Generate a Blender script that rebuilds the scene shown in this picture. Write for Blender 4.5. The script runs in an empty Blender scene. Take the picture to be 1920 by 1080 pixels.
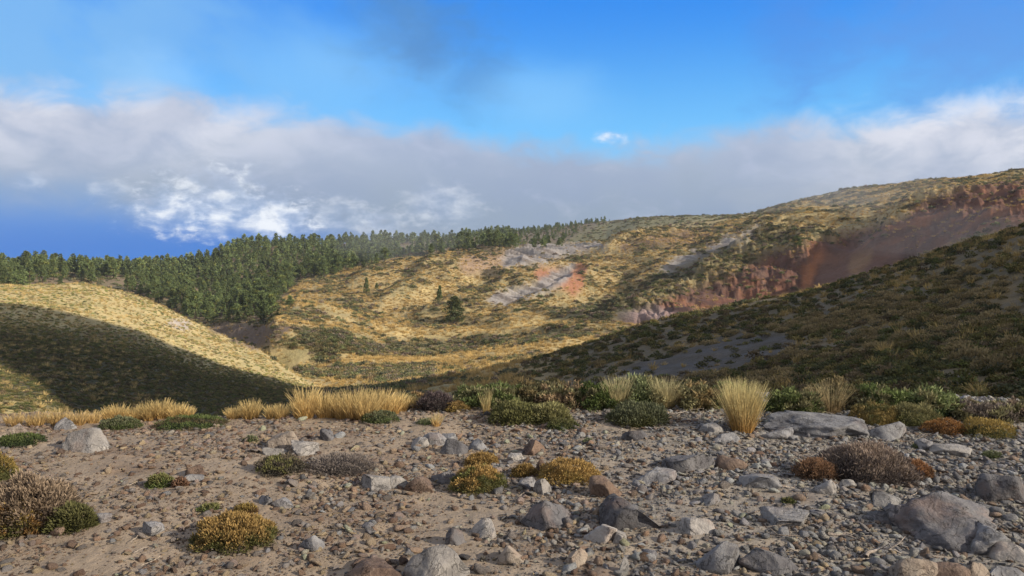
import bpy, math, random
import numpy as np
from mathutils import Vector, noise as mnoise
random.seed(7); rng = np.random.default_rng(7)
R = math.radians
S = bpy.context.scene
COL = S.collection

# ------------------------------------------------------------------ camera
F = 1397.0; CX = 960.0; CY = 540.0; HOR = 465.0; EYE = 1.6
PITCH = math.atan((CY - HOR) / F)
cam = bpy.data.objects.new('camera', bpy.data.cameras.new('camera')); COL.objects.link(cam)
cam.location = (0, 0, EYE); cam.rotation_euler = (math.pi / 2 - PITCH, 0, 0)
cam.data.sensor_width = 36; cam.data.lens = 36 * F / 1920
cam.data.clip_start = 0.1; cam.data.clip_end = 20000
S.camera = cam

# ------------------------------------------------------------------ light
SUN_EL = 24.0; SUN_AZ = 112.0      # azimuth clockwise from the view direction (+Y)
sun = bpy.data.objects.new('sun', bpy.data.lights.new('sun', 'SUN')); COL.objects.link(sun)
sun.data.energy = 5.0; sun.data.angle = R(0.5); sun.data.color = (1.0, 0.90, 0.74)
sd = Vector((math.sin(R(SUN_AZ)) * math.cos(R(SUN_EL)), math.cos(R(SUN_AZ)) * math.cos(R(SUN_EL)), math.sin(R(SUN_EL))))
sun.rotation_euler = (-sd).to_track_quat('-Z', 'Y').to_euler()
S.view_settings.view_transform = 'Standard'; S.view_settings.look = 'None'
S.view_settings.exposure = 0.4; S.view_settings.gamma = 1.0

def lin(r, g, b):
    f = lambda c: c / 12.92 if c <= .04045 else ((c + .055) / 1.055) ** 2.4
    return (f(r), f(g), f(b))

class NT:
    """small node helper"""
    def __init__(s, tree): s.t = tree; s.n = tree.nodes; s.l = tree.links
    def node(s, typ, **kw):
        n = s.n.new(typ)
        for k, v in kw.items(): setattr(n, k, v)
        return n
    def put(s, sock, v):
        if isinstance(v, bpy.types.NodeSocket): s.l.new(v, sock)
        else:
            try: sock.default_value = v
            except Exception: sock.default_value = (*v, 1.0)
    def m(s, op, a, b=0.0, c=0.0, clamp=False):
        n = s.node('ShaderNodeMath', operation=op, use_clamp=clamp)
        s.put(n.inputs[0], a); s.put(n.inputs[1], b)
        if len(n.inputs) > 2: s.put(n.inputs[2], c)
        return n.outputs[0]
    def add(s, a, b): return s.m('ADD', a, b)
    def sub(s, a, b): return s.m('SUBTRACT', a, b)
    def mul(s, a, b): return s.m('MULTIPLY', a, b)
    def ss(s, x, lo, hi, a=0.0, b=1.0):
        n = s.node('ShaderNodeMapRange', interpolation_type='SMOOTHSTEP')
        s.put(n.inputs[0], x); s.put(n.inputs[1], lo); s.put(n.inputs[2], hi); s.put(n.inputs[3], a); s.put(n.inputs[4], b)
        return n.outputs[0]
    def mix(s, f, a, b, mode='MIX'):
        n = s.node('ShaderNodeMix', data_type='RGBA', blend_type=mode)
        s.put(n.inputs['Factor'], f) if False else s.put(n.inputs[0], f)
        s.put(n.inputs[6], a); s.put(n.inputs[7], b)
        return n.outputs[2]
    def noise(s, vec, scale, detail=4, rough=.55, dist=0.0):
        n = s.node('ShaderNodeTexNoise'); s.put(n.inputs['Vector'], vec)
        n.inputs['Scale'].default_value = scale; n.inputs['Detail'].default_value = detail
        n.inputs['Roughness'].default_value = rough; n.inputs['Distortion'].default_value = dist
        return n.outputs['Fac']
    def comb(s, x, y, z):
        n = s.node('ShaderNodeCombineXYZ'); s.put(n.inputs[0], x); s.put(n.inputs[1], y); s.put(n.inputs[2], z); return n.outputs[0]

# ------------------------------------------------------------------ world: clear high-altitude sky with a bank of cloud
W = bpy.data.worlds.new('World'); S.world = W; W.use_nodes = True
w = NT(W.node_tree); w.n.clear()
STR = 0.10
sky = w.node('ShaderNodeTexSky', sky_type='NISHITA'); sky.sun_disc = False
sky.sun_elevation = R(SUN_EL); sky.sun_rotation = R(SUN_AZ); sky.altitude = 2000; sky.dust_density = .3; sky.ozone_density = 2.0
tc = w.node('ShaderNodeTexCoord'); sx = w.node('ShaderNodeSeparateXYZ'); w.put(sx.inputs[0], tc.outputs['Generated'])
az = w.mul(w.m('ARCTAN2', sx.outputs[0], sx.outputs[1]), 180 / math.pi)
el = w.mul(w.m('ARCSINE', sx.outputs[2]), 180 / math.pi)
U = lambda px: math.degrees(math.atan((px - CX) / F))
def V(px, py): return math.degrees(math.atan((HOR - py) / F * math.cos(R(U(px)))))
def C(r, g, b, k=.80):
    l = lin(r, g, b); return (l[0] * k / STR, l[1] * k / STR, l[2] * k / STR, 1.0)
vec = w.comb(w.mul(az, .1), w.mul(el, .16), 0.37)
nA = w.noise(vec, 1.1, 5, .55, .3)
vecB = w.comb(w.mul(az, .1), w.mul(el, .18), 3.1)
nB = w.noise(vecB, 2.6, 6, .58, .4)
vecC = w.comb(w.mul(az, .09), w.mul(w.add(el, w.mul(az, .35)), .12), 7.7)
nC = w.noise(vecC, 1.6, 4, .5, .2)
nD = w.noise(vecB, 9.0, 6, .62, .3)
nE = w.noise(vecB, 4.2, 5, .55, .2)
def ramp(x, lo, hi, pts):
    n = w.node('ShaderNodeFloatCurve'); c = n.mapping.curves[0]
    t = w.m('DIVIDE', w.sub(x, lo), hi - lo, clamp=True); w.put(n.inputs[1], t)
    pts = [((p - lo) / (hi - lo), v) for p, v in pts]
    c.points[0].location = pts[0]; c.points[1].location = pts[-1]
    for p in pts[1:-1]: c.points.new(*p)
    n.mapping.use_clip = False; n.mapping.update(); return n.outputs[0]
# clear sky, deeper upward
grad = w.ss(el, 5.0, 19.0)
clear = w.mix(grad, C(.43, .78, .98), C(.06, .53, .93))
nish = w.mix(1.0, sky.outputs[0], (1.0, 1.35, 1.9, 1), 'MULTIPLY')
base = w.mix(w.ss(el, 22.0, 45.0), w.mix(.12, clear, nish), nish)
# thin veil upper left and dark streaks
veil = w.mul(w.ss(w.add(w.mul(az, -1.0), w.mul(w.sub(nA, .5), 30)), 4.0, 28.0), w.ss(nC, .25, .60))
base = w.mix(w.mul(veil, .8), base, C(.49, .72, .93))
def blob(px, py, rx, ry, warp=0.0, wn=None):
    du = w.m('DIVIDE', w.sub(az, U(px)), rx / 24.0); dv = w.m('DIVIDE', w.sub(el, V(px, py)), ry / 24.0)
    r = w.m('SQRT', w.add(w.mul(du, du), w.mul(dv, dv)))
    if warp: r = w.add(r, w.mul(w.sub(wn or nB, .5), warp))
    return w.ss(r, 1.0, 0.0)
streak = w.m('MAXIMUM', blob(780, 60, 190, 130, 1.6), w.mul(blob(900, 150, 110, 90, 1.6), .7))
base = w.mix(w.mul(streak, .8), base, C(.30, .53, .77))
st2 = blob(1830, 70, 330, 190, 1.6); base = w.mix(w.mul(st2, .65), base, C(.36, .58, .88))
st3 = blob(1480, 60, 120, 190, 1.6); base = w.mix(w.mul(st3, .5), base, C(.30, .55, .88))
bright = w.m('MAXIMUM', blob(640, 130, 260, 110, 1.2, nA), blob(1010, 190, 200, 90, 1.2, nA))
base = w.mix(w.mul(bright, .45), base, C(.55, .80, .99))
bright2 = blob(290, 150, 120, 70, 1.2); base = w.mix(w.mul(bright2, .5), base, C(.62, .82, .99))
# cloud bank
top = ramp(az, -40, 40, [(-40, .70), (U(0), .70), (U(200), .71), (U(380), .72), (U(600), .68), (U(800), .62), (U(960), .55), (U(1150), .53), (U(1300), .58), (U(1500), .63), (U(1700), .66), (40, .66)])
top = w.mul(top, 15.0)
edge = w.sub(w.add(top, w.add(w.mul(w.sub(nB, .5), 4.2), w.mul(w.sub(nA, .5), 3.0))), el)
bank = w.ss(edge, -0.7, 2.2)
lowc = ramp(az, -40, 40, [(-40, .52), (U(0), .34), (U(150), .33), (U(260), .24), (U(420), .20), (U(560), .12), (U(700), 0), (40, 0)])
lowc = w.mul(lowc, 10.0)
lowe = w.sub(w.add(el, w.mul(w.sub(nB, .5), 2.4)), lowc)
low = w.m('MAXIMUM', w.ss(lowe, -2.2, 2.4), w.ss(az, U(600), U(760)))
shade = w.ss(w.add(el, w.mul(w.sub(nA, .5), 7)), 1.5, 11.0)
cb = w.mix(shade, C(.56, .63, .72), C(.72, .77, .87))
side = w.m('MAXIMUM', w.mul(w.ss(w.mul(az, -1), 5.0, 33.0), w.ss(el, 3.5, 9.0)), w.mul(w.ss(az, 14.0, 34.0), w.ss(el, 1.0, 8.0)))
cb = w.mix(w.mul(side, w.ss(nB, .3, .62, .25, 1.0)), cb, C(.93, .93, .96))
cb = w.mix(w.ss(nA, .40, .66, 0, .45), cb, C(.50, .585, .72))
cb = w.mix(w.ss(nB, .5, .8, 0, .35), cb, C(.78, .81, .90))
col = w.mix(bank, base, cb)
under = w.mix(w.ss(el, -.3, 5.0), C(.12, .46, .82), C(.42, .62, .85))
col = w.mix(w.mul(w.sub(1.0, low), w.ss(el, 8.0, 5.5)), col, under)
# sunlit puffs of cumulus low in the gap
for (px, py, rx, ry, k, wp) in [(325, 398, 90, 42, 1.0, 1.7), (405, 370, 110, 60, .75, 1.8), (470, 400, 120, 55, .75, 1.7), (540, 415, 60, 42, 1.0, 1.8), (440, 425, 130, 34, .7, 1.5),
                                (640, 405, 95, 42, .5, 1.4), (830, 388, 95, 48, .5, 1.2), (720, 420, 60, 32, .45, 1.3), (1145, 259, 36, 14, .95, 1.1), (66, 341, 30, 16, .55, 1.1), (215, 355, 40, 18, .5, 1.2)]:
    b = blob(px, py, rx * 1.35, ry * 1.35, wp, nD)
    b = w.mul(w.ss(b, .05, .95), w.mul(k, w.ss(w.add(nE, w.mul(nD, .3)),   .42, .86))); col = w.mix(b, col, w.mix(w.ss(nE, .4, .62), C(.72, .80, .93), C(.95, .97, 1.0)))
# pale neutral cloud added overhead and behind the viewer, unseen, as fill light
absaz = w.m('ABSOLUTE', az)
back = w.m('MAXIMUM', w.ss(el, 24.0, 50.0), w.mul(w.ss(absaz, 46.0, 75.0), w.ss(el, -2.0, 6.0)))
col = w.mix(w.mul(back, w.ss(nA, .25, .6, .5, .95)), col, C(.78, .77, .77))
col = w.mix(w.ss(el, -2.0, -6.0), col, C(.30, .32, .33))
bg = w.node('ShaderNodeBackground'); w.put(bg.inputs[0], col); bg.inputs[1].default_value = STR
wo = w.node('ShaderNodeOutputWorld'); w.l.new(bg.outputs[0], wo.inputs[0])

# ------------------------------------------------------------------ helpers
def tag(o, label=None, cat=None, group=None, kind=None):
    if label: o['label'] = label
    if cat: o['category'] = cat
    if group: o['group'] = group
    if kind: o['kind'] = kind
    return o
def link(o, parent=None):
    COL.objects.link(o)
    if parent: o.parent = parent
    return o
def empty(name, loc, rz=0.0):
    o = bpy.data.objects.new(name, None); o.empty_display_size = .2; o.location = loc; o.rotation_euler = (0, 0, rz); return link(o)
def mesh_np(name, verts, faces, mat=None, colors=None, smooth=False):
    """faces: (n,3) or (n,4) int array; colors: (nverts,3)"""
    me = bpy.data.meshes.new(name)
    verts = np.asarray(verts, np.float32); faces = np.asarray(faces, np.int32)
    k = faces.shape[1]
    me.vertices.add(len(verts)); me.vertices.foreach_set('co', verts.ravel())
    me.loops.add(faces.size); me.loops.foreach_set('vertex_index', faces.ravel())
    me.polygons.add(len(faces)); me.polygons.foreach_set('loop_start', np.arange(len(faces), dtype=np.int32) * k)
    if smooth: me.polygons.foreach_set('use_smooth', np.ones(len(faces), bool))
    me.update(calc_edges=True)
    if colors is not None:
        a = me.attributes.new('col', 'FLOAT_COLOR', 'POINT')
        c = np.ones((len(verts), 4), np.float32); c[:, :3] = colors; a.data.foreach_set('color', c.ravel())
    if mat: me.materials.append(mat)
    return me
def mat_new(name, rough=.9):
    m = bpy.data.materials.new(name); m.use_nodes = True; t = NT(m.node_tree)
    b = m.node_tree.nodes['Principled BSDF']; b.inputs['Roughness'].default_value = rough
    b.inputs['Specular IOR Level'].default_value = .25
    return m, t, b

# numpy gradient noise ------------------------------------------------
_P = rng.permutation(4096); _G = rng.normal(size=(4096, 2)); _G /= np.linalg.norm(_G, axis=1)[:, None]
def _h(ix, iy): return _P[(_P[ix & 4095] + iy) & 4095]
def pn(x, y):
    x = np.asarray(x, float); y = np.asarray(y, float)
    ix = np.floor(x).astype(int); iy = np.floor(y).astype(int); fx = x - ix; fy = y - iy
    u = fx * fx * fx * (fx * (fx * 6 - 15) + 10); v = fy * fy * fy * (fy * (fy * 6 - 15) + 10)
    def g(a, b, dx, dy): G = _G[_h(a, b)]; return G[..., 0] * dx + G[..., 1] * dy
    return ((g(ix, iy, fx, fy) * (1 - u) + g(ix + 1, iy, fx - 1, fy) * u) * (1 - v) + (g(ix, iy + 1, fx, fy - 1) * (1 - u) + g(ix + 1, iy + 1, fx - 1, fy - 1) * u) * v) * 1.5
def fbm(x, y, oct=4, gain=.5, ridged=False):
    s = 0; a = 1; t = 0
    for i in range(oct):
        n = pn(x * 2 ** i + 17.3 * i, y * 2 ** i - 9.1 * i)
        if ridged: n = 1 - 2 * np.abs(n)
        s = s + a * n; t += a; a *= gain
    return s / t
def sstep(x, a, b): t = np.clip((x - a) / (b - a), 0, 1); return t * t * (3 - 2 * t)

# ------------------------------------------------------------------ terrain profile
# each line of the land: (px, distance, row) where row is the photo row seen there, or ('z', height)
def zrow(px, d, row):
    if isinstance(row, tuple): return row[1]
    return EYE + d * math.cos(math.atan((px - CX) / F)) * (HOR - row) / F
Z = lambda v: ('z', v)
LINES = [
 [(-4000, .3, Z(0)), (6000, .3, Z(0))],
 [(-4000, 5.2, Z(0)), (6000, 5.2, Z(0))],
 [(-1500, 8.8, Z(0)), (0, 8.4, Z(.0)), (200, 7.9, Z(0)), (400, 7.4, Z(0)), (600, 7.15, Z(0)), (900, 7.6, Z(0)), (1300, 8.1, Z(.0)), (1920, 9.1, Z(.0)), (3000, 10, Z(.3)), (6000, 11, Z(.5))],
 [(-1500, 13, Z(-2)), (0, 13, Z(-2.4)), (600, 12, Z(-2.4)), (1000, 12, Z(-2.2)), (1300, 12, Z(-1.6)), (1920, 14, Z(-1.5)), (3000, 16, Z(.5)), (6000, 15, Z(.6))],
 [(-1500, 40, Z(-9)), (-200, 44, 815), (0, 48, 805), (200, 56, 797), (400, 62, 785), (600, 66, 770), (800, 60, 768), (1000, 42, 772), (1200, 32, 775), (1400, 26, 775), (1600, 21, 778), (1920, 18, 782), (2400, 17, 640), (3400, 20, Z(3)), (6000, 30, Z(1))],
 [(-1500, 85, Z(-8)), (-200, 78, 650), (0, 84, 648), (200, 92, 650), (400, 96, 690), (600, 90, 736), (700, 82, 735), (800, 74, 730), (1000, 62, 714), (1200, 56, 680), (1400, 50, 655), (1600, 45, 628), (1920, 40, 590), (2400, 42, 470), (3400, 50, Z(8)), (6000, 60, Z(2))],
 [(-1500, 140, Z(-3)), (-200, 136, 531), (0, 136, 532), (160, 140, 534), (220, 141, 547), (300, 139, 577), (400, 133, 622), (480, 126, 655), (580, 112, 716), (700, 102, 720), (820, 92, 712), (900, 86, 701), (1000, 83, 677), (1100, 83, 650), (1200, 85, 616), (1300, 86, 592), (1400, 86, 572), (1500, 86, 549), (1620, 86, 513), (1700, 84, 490), (1800, 80, 456), (1920, 76, 426), (2400, 85, 330), (3400, 90, Z(12)), (6000, 100, Z(4))],
 [(-1500, 200, Z(-20)), (0, 195, Z(-22)), (300, 172, Z(-24)), (400, 158, Z(-24)), (480, 145, Z(-22.5)), (580, 127, 695), (700, 116, 702), (820, 108, 700), (900, 104, 694), (1000, 108, Z(-16)), (1100, 115, Z(-17)), (1300, 122, Z(-19)), (1500, 125, Z(-18)), (1700, 125, Z(-14)), (1920, 120, Z(-6)), (2400, 120, Z(8)), (3400, 125, Z(10)), (6000, 140, Z(3))],
 [(-1500, 240, Z(-18)), (0, 235, Z(-20)), (300, 205, Z(-25)), (400, 185, Z(-26)), (500, 160, 650), (580, 146, 674), (640, 140, 668), (773, 134, 675), (860, 131, 669), (940, 130, 657), (1020, 131, 645), (1107, 133, 637), (1200, 142, 630), (1400, 150, 605), (1600, 150, 565), (1920, 145, 490), (2400, 145, 330), (3400, 160, Z(22)), (6000, 180, Z(3))],
 [(-1500, 260, Z(-16)), (0, 250, Z(-18)), (300, 222, Z(-24)), (400, 202, Z(-25)), (500, 172, 643), (580, 160, 655), (640, 155, 655), (773, 152, 664), (860, 150, 657), (940, 150, 648), (1020, 150, 634), (1107, 152, 624), (1200, 160, 615), (1400, 165, 590), (1600, 165, 550), (1920, 155, 475), (2400, 160, 330), (3400, 180, Z(22)), (6000, 200, Z(3))],
 [(-1500, 280, Z(-14)), (0, 270, 540), (200, 262, 562), (300, 244, 592), (400, 228, 606), (500, 205, 606), (600, 192, 612), (723, 186, 613), (800, 181, 622), (900, 181, 614), (980, 183, 606), (1100, 187, 604), (1200, 192, 596), (1300, 188, 600), (1400, 182, 585), (1600, 180, 545), (1920, 170, 460), (2400, 180, 330), (3400, 200, Z(24)), (6000, 220, Z(3))],
 [(-1500, 300, Z(-12)), (0, 285, 530), (200, 275, 548), (300, 258, 580), (400, 242, 597), (500, 222, 594), (600, 204, 600), (723, 198, 604), (800, 194, 611), (900, 194, 606), (980, 196, 597), (1100, 200, 590), (1200, 203, 575), (1300, 200, 560), (1400, 196, 550), (1500, 195, 530), (1600, 195, 505), (1700, 192, 470), (1920, 185, 410), (2400, 195, 330), (3400, 220, Z(26)), (6000, 240, Z(3))],
 [(-1500, 330, Z(-10)), (0, 310, 515), (200, 300, 530), (300, 285, 555), (400, 275, 572), (500, 262, 566), (600, 245, 560), (723, 238, 560), (850, 236, 560), (1000, 236, 556), (1150, 236, 545), (1300, 234, 512), (1400, 230, 492), (1500, 226, 468), (1600, 222, 438), (1700, 218, 405), (1800, 216, 380), (1920, 214, 362), (2400, 220, 330), (3400, 240, Z(28)), (6000, 260, Z(3))],
 [(-1500, 350, Z(-8)), (0, 345, 508), (200, 335, 515), (300, 325, 530), (400, 315, 540), (480, 308, 540), (560, 300, 524), (640, 305, 508), (740, 315, 487), (840, 322, 472), (940, 330, 468), (1060, 334, 462), (1200, 335, 452), (1300, 332, 448), (1400, 320, 434), (1500, 305, 412), (1600, 295, 393), (1700, 288, 375), (1800, 284, 360), (1920, 280, 350), (2400, 290, 320), (3400, 300, Z(36)), (6000, 320, Z(4))],
 [(-1500, 390, Z(-7)), (0, 385, 519), (200, 375, 515), (300, 368, 517), (400, 360, 512), (480, 355, 500), (560, 360, Z(-9)), (640, 360, Z(-6)), (740, 365, Z(-5)), (840, 370, Z(-3.5)), (940, 385, Z(-2.5)), (1060, 390, Z(-1)), (1200, 390, 442), (1300, 385, 430), (1400, 370, 415), (1500, 350, 392), (1600, 340, 374), (1700, 335, 358), (1800, 330, 348), (1920, 325, 339), (2400, 330, 315), (3400, 340, Z(38)), (6000, 360, Z(4))],
 [(-1500, 430, Z(-6)), (0, 430, 520), (100, 430, 514), (200, 430, 509), (330, 430, 505), (400, 430, 489), (450, 435, 468), (500, 450, 463), (600, 500, 459), (700, 560, 453), (860, 650, 446), (1000, 740, 434), (1150, 780, 418), (1200, 700, 412), (1280, 680, 409.5), (1380, 640, 409), (1440, 500, 394), (1500, 430, 379), (1600, 405, 361), (1750, 390, 346), (1920, 380, 331), (2400, 380, 310), (3400, 380, Z(40)), (6000, 400, Z(4))],
 [(-1500, 600, Z(-30)), (400, 620, Z(-30)), (700, 800, Z(-20)), (1000, 1000, Z(-5)), (1380, 1000, Z(20)), (1920, 800, Z(30)), (6000, 800, Z(-10))],
 [(-1500, 2500, Z(-300)), (6000, 2600, Z(-250))],
 [(-1500, 8000, Z(-320)), (6000, 8000, Z(-300))],
]
def pchip(xs, ys, x):
    xs = np.asarray(xs, float); ys = np.asarray(ys, float); h = np.diff(xs); dl = np.diff(ys) / h
    m = np.zeros(len(xs)); m[0] = dl[0]; m[-1] = dl[-1]
    for i in range(1, len(xs) - 1):
        if dl[i - 1] * dl[i] > 0:
            w1 = 2 * h[i] + h[i - 1]; w2 = h[i] + 2 * h[i - 1]; m[i] = (w1 + w2) / (w1 / dl[i - 1] + w2 / dl[i])
    x = np.clip(x, xs[0], xs[-1]); k = np.clip(np.searchsorted(xs, x) - 1, 0, len(h) - 1)
    t = (x - xs[k]) / h[k]; t2 = t * t; t3 = t2 * t
    return (2 * t3 - 3 * t2 + 1) * ys[k] + (t3 - 2 * t2 + t) * h[k] * m[k] + (-2 * t3 + 3 * t2) * ys[k + 1] + (t3 - t2) * h[k] * m[k + 1]
# azimuth columns: dense in view, coarse round the back
AZ = np.concatenate([np.linspace(-180, -60, 60, endpoint=False), np.linspace(-60, -38, 60, endpoint=False), np.linspace(-38, 38, 1150), np.linspace(38, 80, 160)[1:], np.linspace(80, 180, 50)[1:]])
DD = np.concatenate([np.linspace(.4, 2.6, 25, endpoint=False), np.linspace(2.6, 10, 370, endpoint=False), np.linspace(10, 18, 45, endpoint=False), np.exp(np.linspace(math.log(18), math.log(450), 620, endpoint=False)), np.exp(np.linspace(math.log(450), math.log(900), 60, endpoint=False)), np.exp(np.linspace(math.log(900), math.log(1150), 8))])
NA, ND = len(AZ), len(DD)
dl_, zl_ = [], []
for L in LINES:
    u = [math.degrees(math.atan((p[0] - CX) / F)) for p in L]
    dl_.append(pchip(u, [p[1] for p in L], AZ)); zl_.append(pchip(u, [zrow(*p) for p in L], AZ))
DL = np.array(dl_); ZL = np.array(zl_)
# smooth along azimuth a little
def sm(a, k):
    ker = np.hanning(k + 2)[1:-1]; ker /= ker.sum(); p = np.pad(a, (k // 2, k // 2), 'edge'); return np.convolve(p, ker, 'valid')
for i in range(2, len(LINES)):
    DL[i] = sm(DL[i], 21); ZL[i] = sm(ZL[i], 15)
H = np.zeros((NA, ND))
for a in range(NA): H[a] = pchip(np.log(DL[:, a] + 2), ZL[:, a], np.log(DD + 2))
A2, D2 = np.meshgrid(AZ, DD, indexing='ij')
X = D2 * np.sin(np.radians(A2)); Y = D2 * np.cos(np.radians(A2))
def project(x, y, z):
    zz = z - EYE; c, s = math.cos(PITCH), math.sin(PITCH)
    dep = y * c - zz * s; up = y * s + zz * c
    dep = np.where(dep < .05, .05, dep)
    return CX + F * x / dep, CY - F * up / dep
def inpoly(px, py, poly):
    r = np.zeros(px.shape, bool); n = len(poly)
    for i in range(n):
        x1, y1 = poly[i]; x2, y2 = poly[i - 1]
        if y1 == y2: continue
        r ^= ((y1 > py) != (y2 > py)) & (px < (x2 - x1) * (py - y1) / (y2 - y1) + x1)
    return r
def line_y(px, pts): return np.interp(px, [p[0] for p in pts], [p[1] for p in pts])
# regions of bare ground (outlines on the land, used for the soil colour, erosion and what grows there)
REG = {
 'red': [(1150, 600), (1180, 583), (1280, 548), (1340, 520), (1390, 500), (1460, 470), (1540, 448), (1620, 432), (1680, 415), (1735, 375), (1800, 350), (1960, 338), (1960, 420), (1850, 440), (1700, 492), (1600, 525), (1500, 552), (1400, 578), (1300, 600), (1200, 620)],
 'orange': [(1500, 540), (1505, 515), (1520, 490), (1545, 470), (1550, 475), (1530, 500), (1522, 530), (1512, 545)],
 'ochre': [(1590, 490), (1600, 478), (1640, 466), (1630, 490), (1605, 520), (1590, 510)],
 'smooth': [(1530, 520), (1540, 480), (1590, 465), (1690, 465), (1690, 500), (1600, 525), (1540, 540)],
 'redknob': [(995, 518), (1012, 500), (1045, 503), (1062, 508), (1085, 490), (1102, 496), (1098, 535), (1075, 556), (1052, 540), (1020, 535)],
 'ash': [(905, 568), (925, 552), (960, 538), (1000, 532), (1035, 510), (1080, 488), (1066, 524), (1038, 545), (990, 558), (950, 574)],
 'ashtop': [(935, 498), (948, 470), (1000, 457), (1120, 453), (1150, 462), (1075, 478), (1020, 494), (985, 503)],
 'brown': [(855, 500), (865, 478), (930, 470), (1000, 465), (960, 495), (930, 508), (880, 520)],
 'ashright': [(1215, 525), (1250, 490), (1300, 465), (1370, 445), (1430, 418), (1415, 448), (1335, 480), (1285, 510)],
 'ashnear': [(1090, 725), (1180, 690), (1280, 655), (1400, 622), (1475, 628), (1500, 650), (1420, 690), (1300, 700), (1200, 708)],
 'cliff': [(385, 612), (420, 605), (520, 610), (550, 612), (520, 640), (485, 658), (440, 640), (395, 625)],
 'palebank': [(310, 600), (350, 598), (362, 612), (345, 622), (318, 615)],
 'gray3': [(1140, 598), (1160, 580), (1230, 575), (1270, 590), (1240, 605), (1170, 603)],
 'ridgebrown': [(1130, 465), (1180, 452), (1260, 432), (1330, 430), (1340, 452), (1260, 462), (1180, 472)],
}
PX, PY = project(X, Y, H)
SKIP = (np.abs(A2) > 42) | (D2 < 12)
wx = 9 * pn(X / 5.0, Y / 5.0) + 4 * pn(X / 1.6, Y / 1.6); wy = 6 * pn(X / 5.0 + 40, Y / 5.0) + 3 * pn(X / 1.6 + 9, Y / 1.6)
def soft(a, k=7):
    ker = np.ones(k) / k
    a = np.apply_along_axis(lambda v: np.convolve(v, ker, 'same'), 0, a)
    return np.apply_along_axis(lambda v: np.convolve(v, ker, 'same'), 1, a)
dmin = {'ashnear': 15, 'red': 140}; dmax = {'ashnear': 82}
def make_masks(PX, PY):
    M = {}
    for k, poly in REG.items():
        kw = .45 if k in ('redknob', 'ash', 'orange', 'ochre', 'palebank') else 1.0
        m = inpoly(PX + wx * kw, PY + wy * kw, poly) & ~SKIP & (D2 > dmin.get(k, 120)) & (D2 < dmax.get(k, 480))
        M[k] = soft(m.astype(float), 5)
        if k == 'ashright': M[k] = M[k] * sstep(fbm(X / 5, Y / 12, 3), -.4, .0)
    return M
MASK = make_masks(PX, PY)
# relief: broad swells, gullies that run down to the left and towards the viewer, broken ground in the bare patches
far = sstep(D2, 25, 110) * (1 - sstep(D2, 900, 2500))
veg = fbm(X / 26, Y / 26, 4)
gul_ax = (X * .82 + Y * -.57); gul_ay = (X * .57 + Y * .82)
rid = fbm(gul_ax / 60 + .3 * veg, gul_ay / 17, 4, .5, True)
inmid = sstep(D2, 120, 170) * (1 - sstep(D2, 380, 460)) * sstep(A2, -14, -4)
H = H + far * (0.9 * veg + .35 * fbm(X / 6, Y / 6, 3)) + inmid * 3.0 * (rid - .25)
H = H + (1 - far) * sstep(D2, 9, 20) * .25 * fbm(X / 4, Y / 4, 3)
rough = .55 * fbm(gul_ax / 26 + 5, gul_ay / 9, 4, .6, True) + .45 * fbm(X / 3.2 + 5, Y / 6, 3, .6, True)
H = H + MASK['red'] * (1 - MASK['smooth']) * (3.0 * (rough - .3) - .9) + MASK['cliff'] * 2.0 * (rough - .5) + MASK['ridgebrown'] * 2.2 * (rough - .3)
gx = (X + .8 * Y) / 1.9
H = H + (MASK['ash'] + MASK['ashtop'] + MASK['ashright']) * (.9 * (1 - 2 * np.abs(pn(gx / 2.2, Y / 60))) - .5) + (MASK['ashnear']) * .35 * (pn(gx / 1.2, Y / 30))
# the shoulder of the hill that goes on to the right, out of view; it keeps the valley in shadow
tt = Y + .404 * (X - 95)
prof = np.interp(tt, [-30, -18, -8, -2, 9, 17, 24, 38, 48, 60, 75], [0, 9, 29, 51, 64, 75, 78, 60, 33, 10, 0])
cast = prof * np.exp(-((X - 100) / 30.0) ** 2) * sstep(A2, 37, 50) * (1 - sstep(A2, 118, 130))
H = np.where(cast > 0, np.maximum(H, 0) * (cast > 0) + cast * 1.0 - np.maximum(H, 0) * sstep(cast, 0, 30) + np.minimum(H, 0) * (1 - sstep(cast, 0, 6)), H)
def ridge(pts, h, wl, wr, endfade=12):
    global H
    P = [np.array((d * math.sin(math.atan((px - CX) / F)), d * math.cos(math.atan((px - CX) / F)))) for px, d in pts]
    best = np.full(X.shape, 1e9); sg = np.zeros(X.shape)
    sel = (np.abs(A2) < 40) & (D2 > 100) & (D2 < 450)
    xs, ys = X[sel], Y[sel]; bd = np.full(xs.shape, 1e9); bs = np.zeros(xs.shape); bt = np.zeros(xs.shape); L = 0
    tot = sum(np.linalg.norm(b - a) for a, b in zip(P, P[1:]))
    wob = 3.0 * pn(xs / 18, ys / 18)
    for a, b in zip(P, P[1:]):
        ln = np.linalg.norm(b - a); e = (b - a) / ln
        rx, ry = xs - a[0], ys - a[1]; u = np.clip(rx * e[0] + ry * e[1], 0, ln)
        dd = np.hypot(rx - u * e[0], ry - u * e[1]); side = rx * e[1] - ry * e[0]
        k = dd < bd; bd = np.where(k, dd, bd); bs = np.where(k, side, bs); bt = np.where(k, L + u, bt); L += ln
    bd = np.maximum(bd + np.sign(bs) * wob, 0)
    wdt = np.where(bs < 0, wl, wr); r = np.clip(bd / wdt, 0, 1)
    v = (1 - r) ** 1.5 * (1 + r * .5) * h * sstep(bt, 0, endfade) * (1 - sstep(bt, tot - endfade, tot))
    H[sel] += v
ridge([(1060, 163), (1180, 176), (1300, 196), (1410, 222), (1500, 248), (1570, 272)], 8.5, 17, 28, 30)
ridge([(1290, 268), (1370, 296), (1450, 322), (1520, 345)], 4.0, 13, 30, 25)
ridge([(985, 200), (1040, 216), (1095, 240), (1120, 262)], 5.5, 11, 20, 14)
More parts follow.
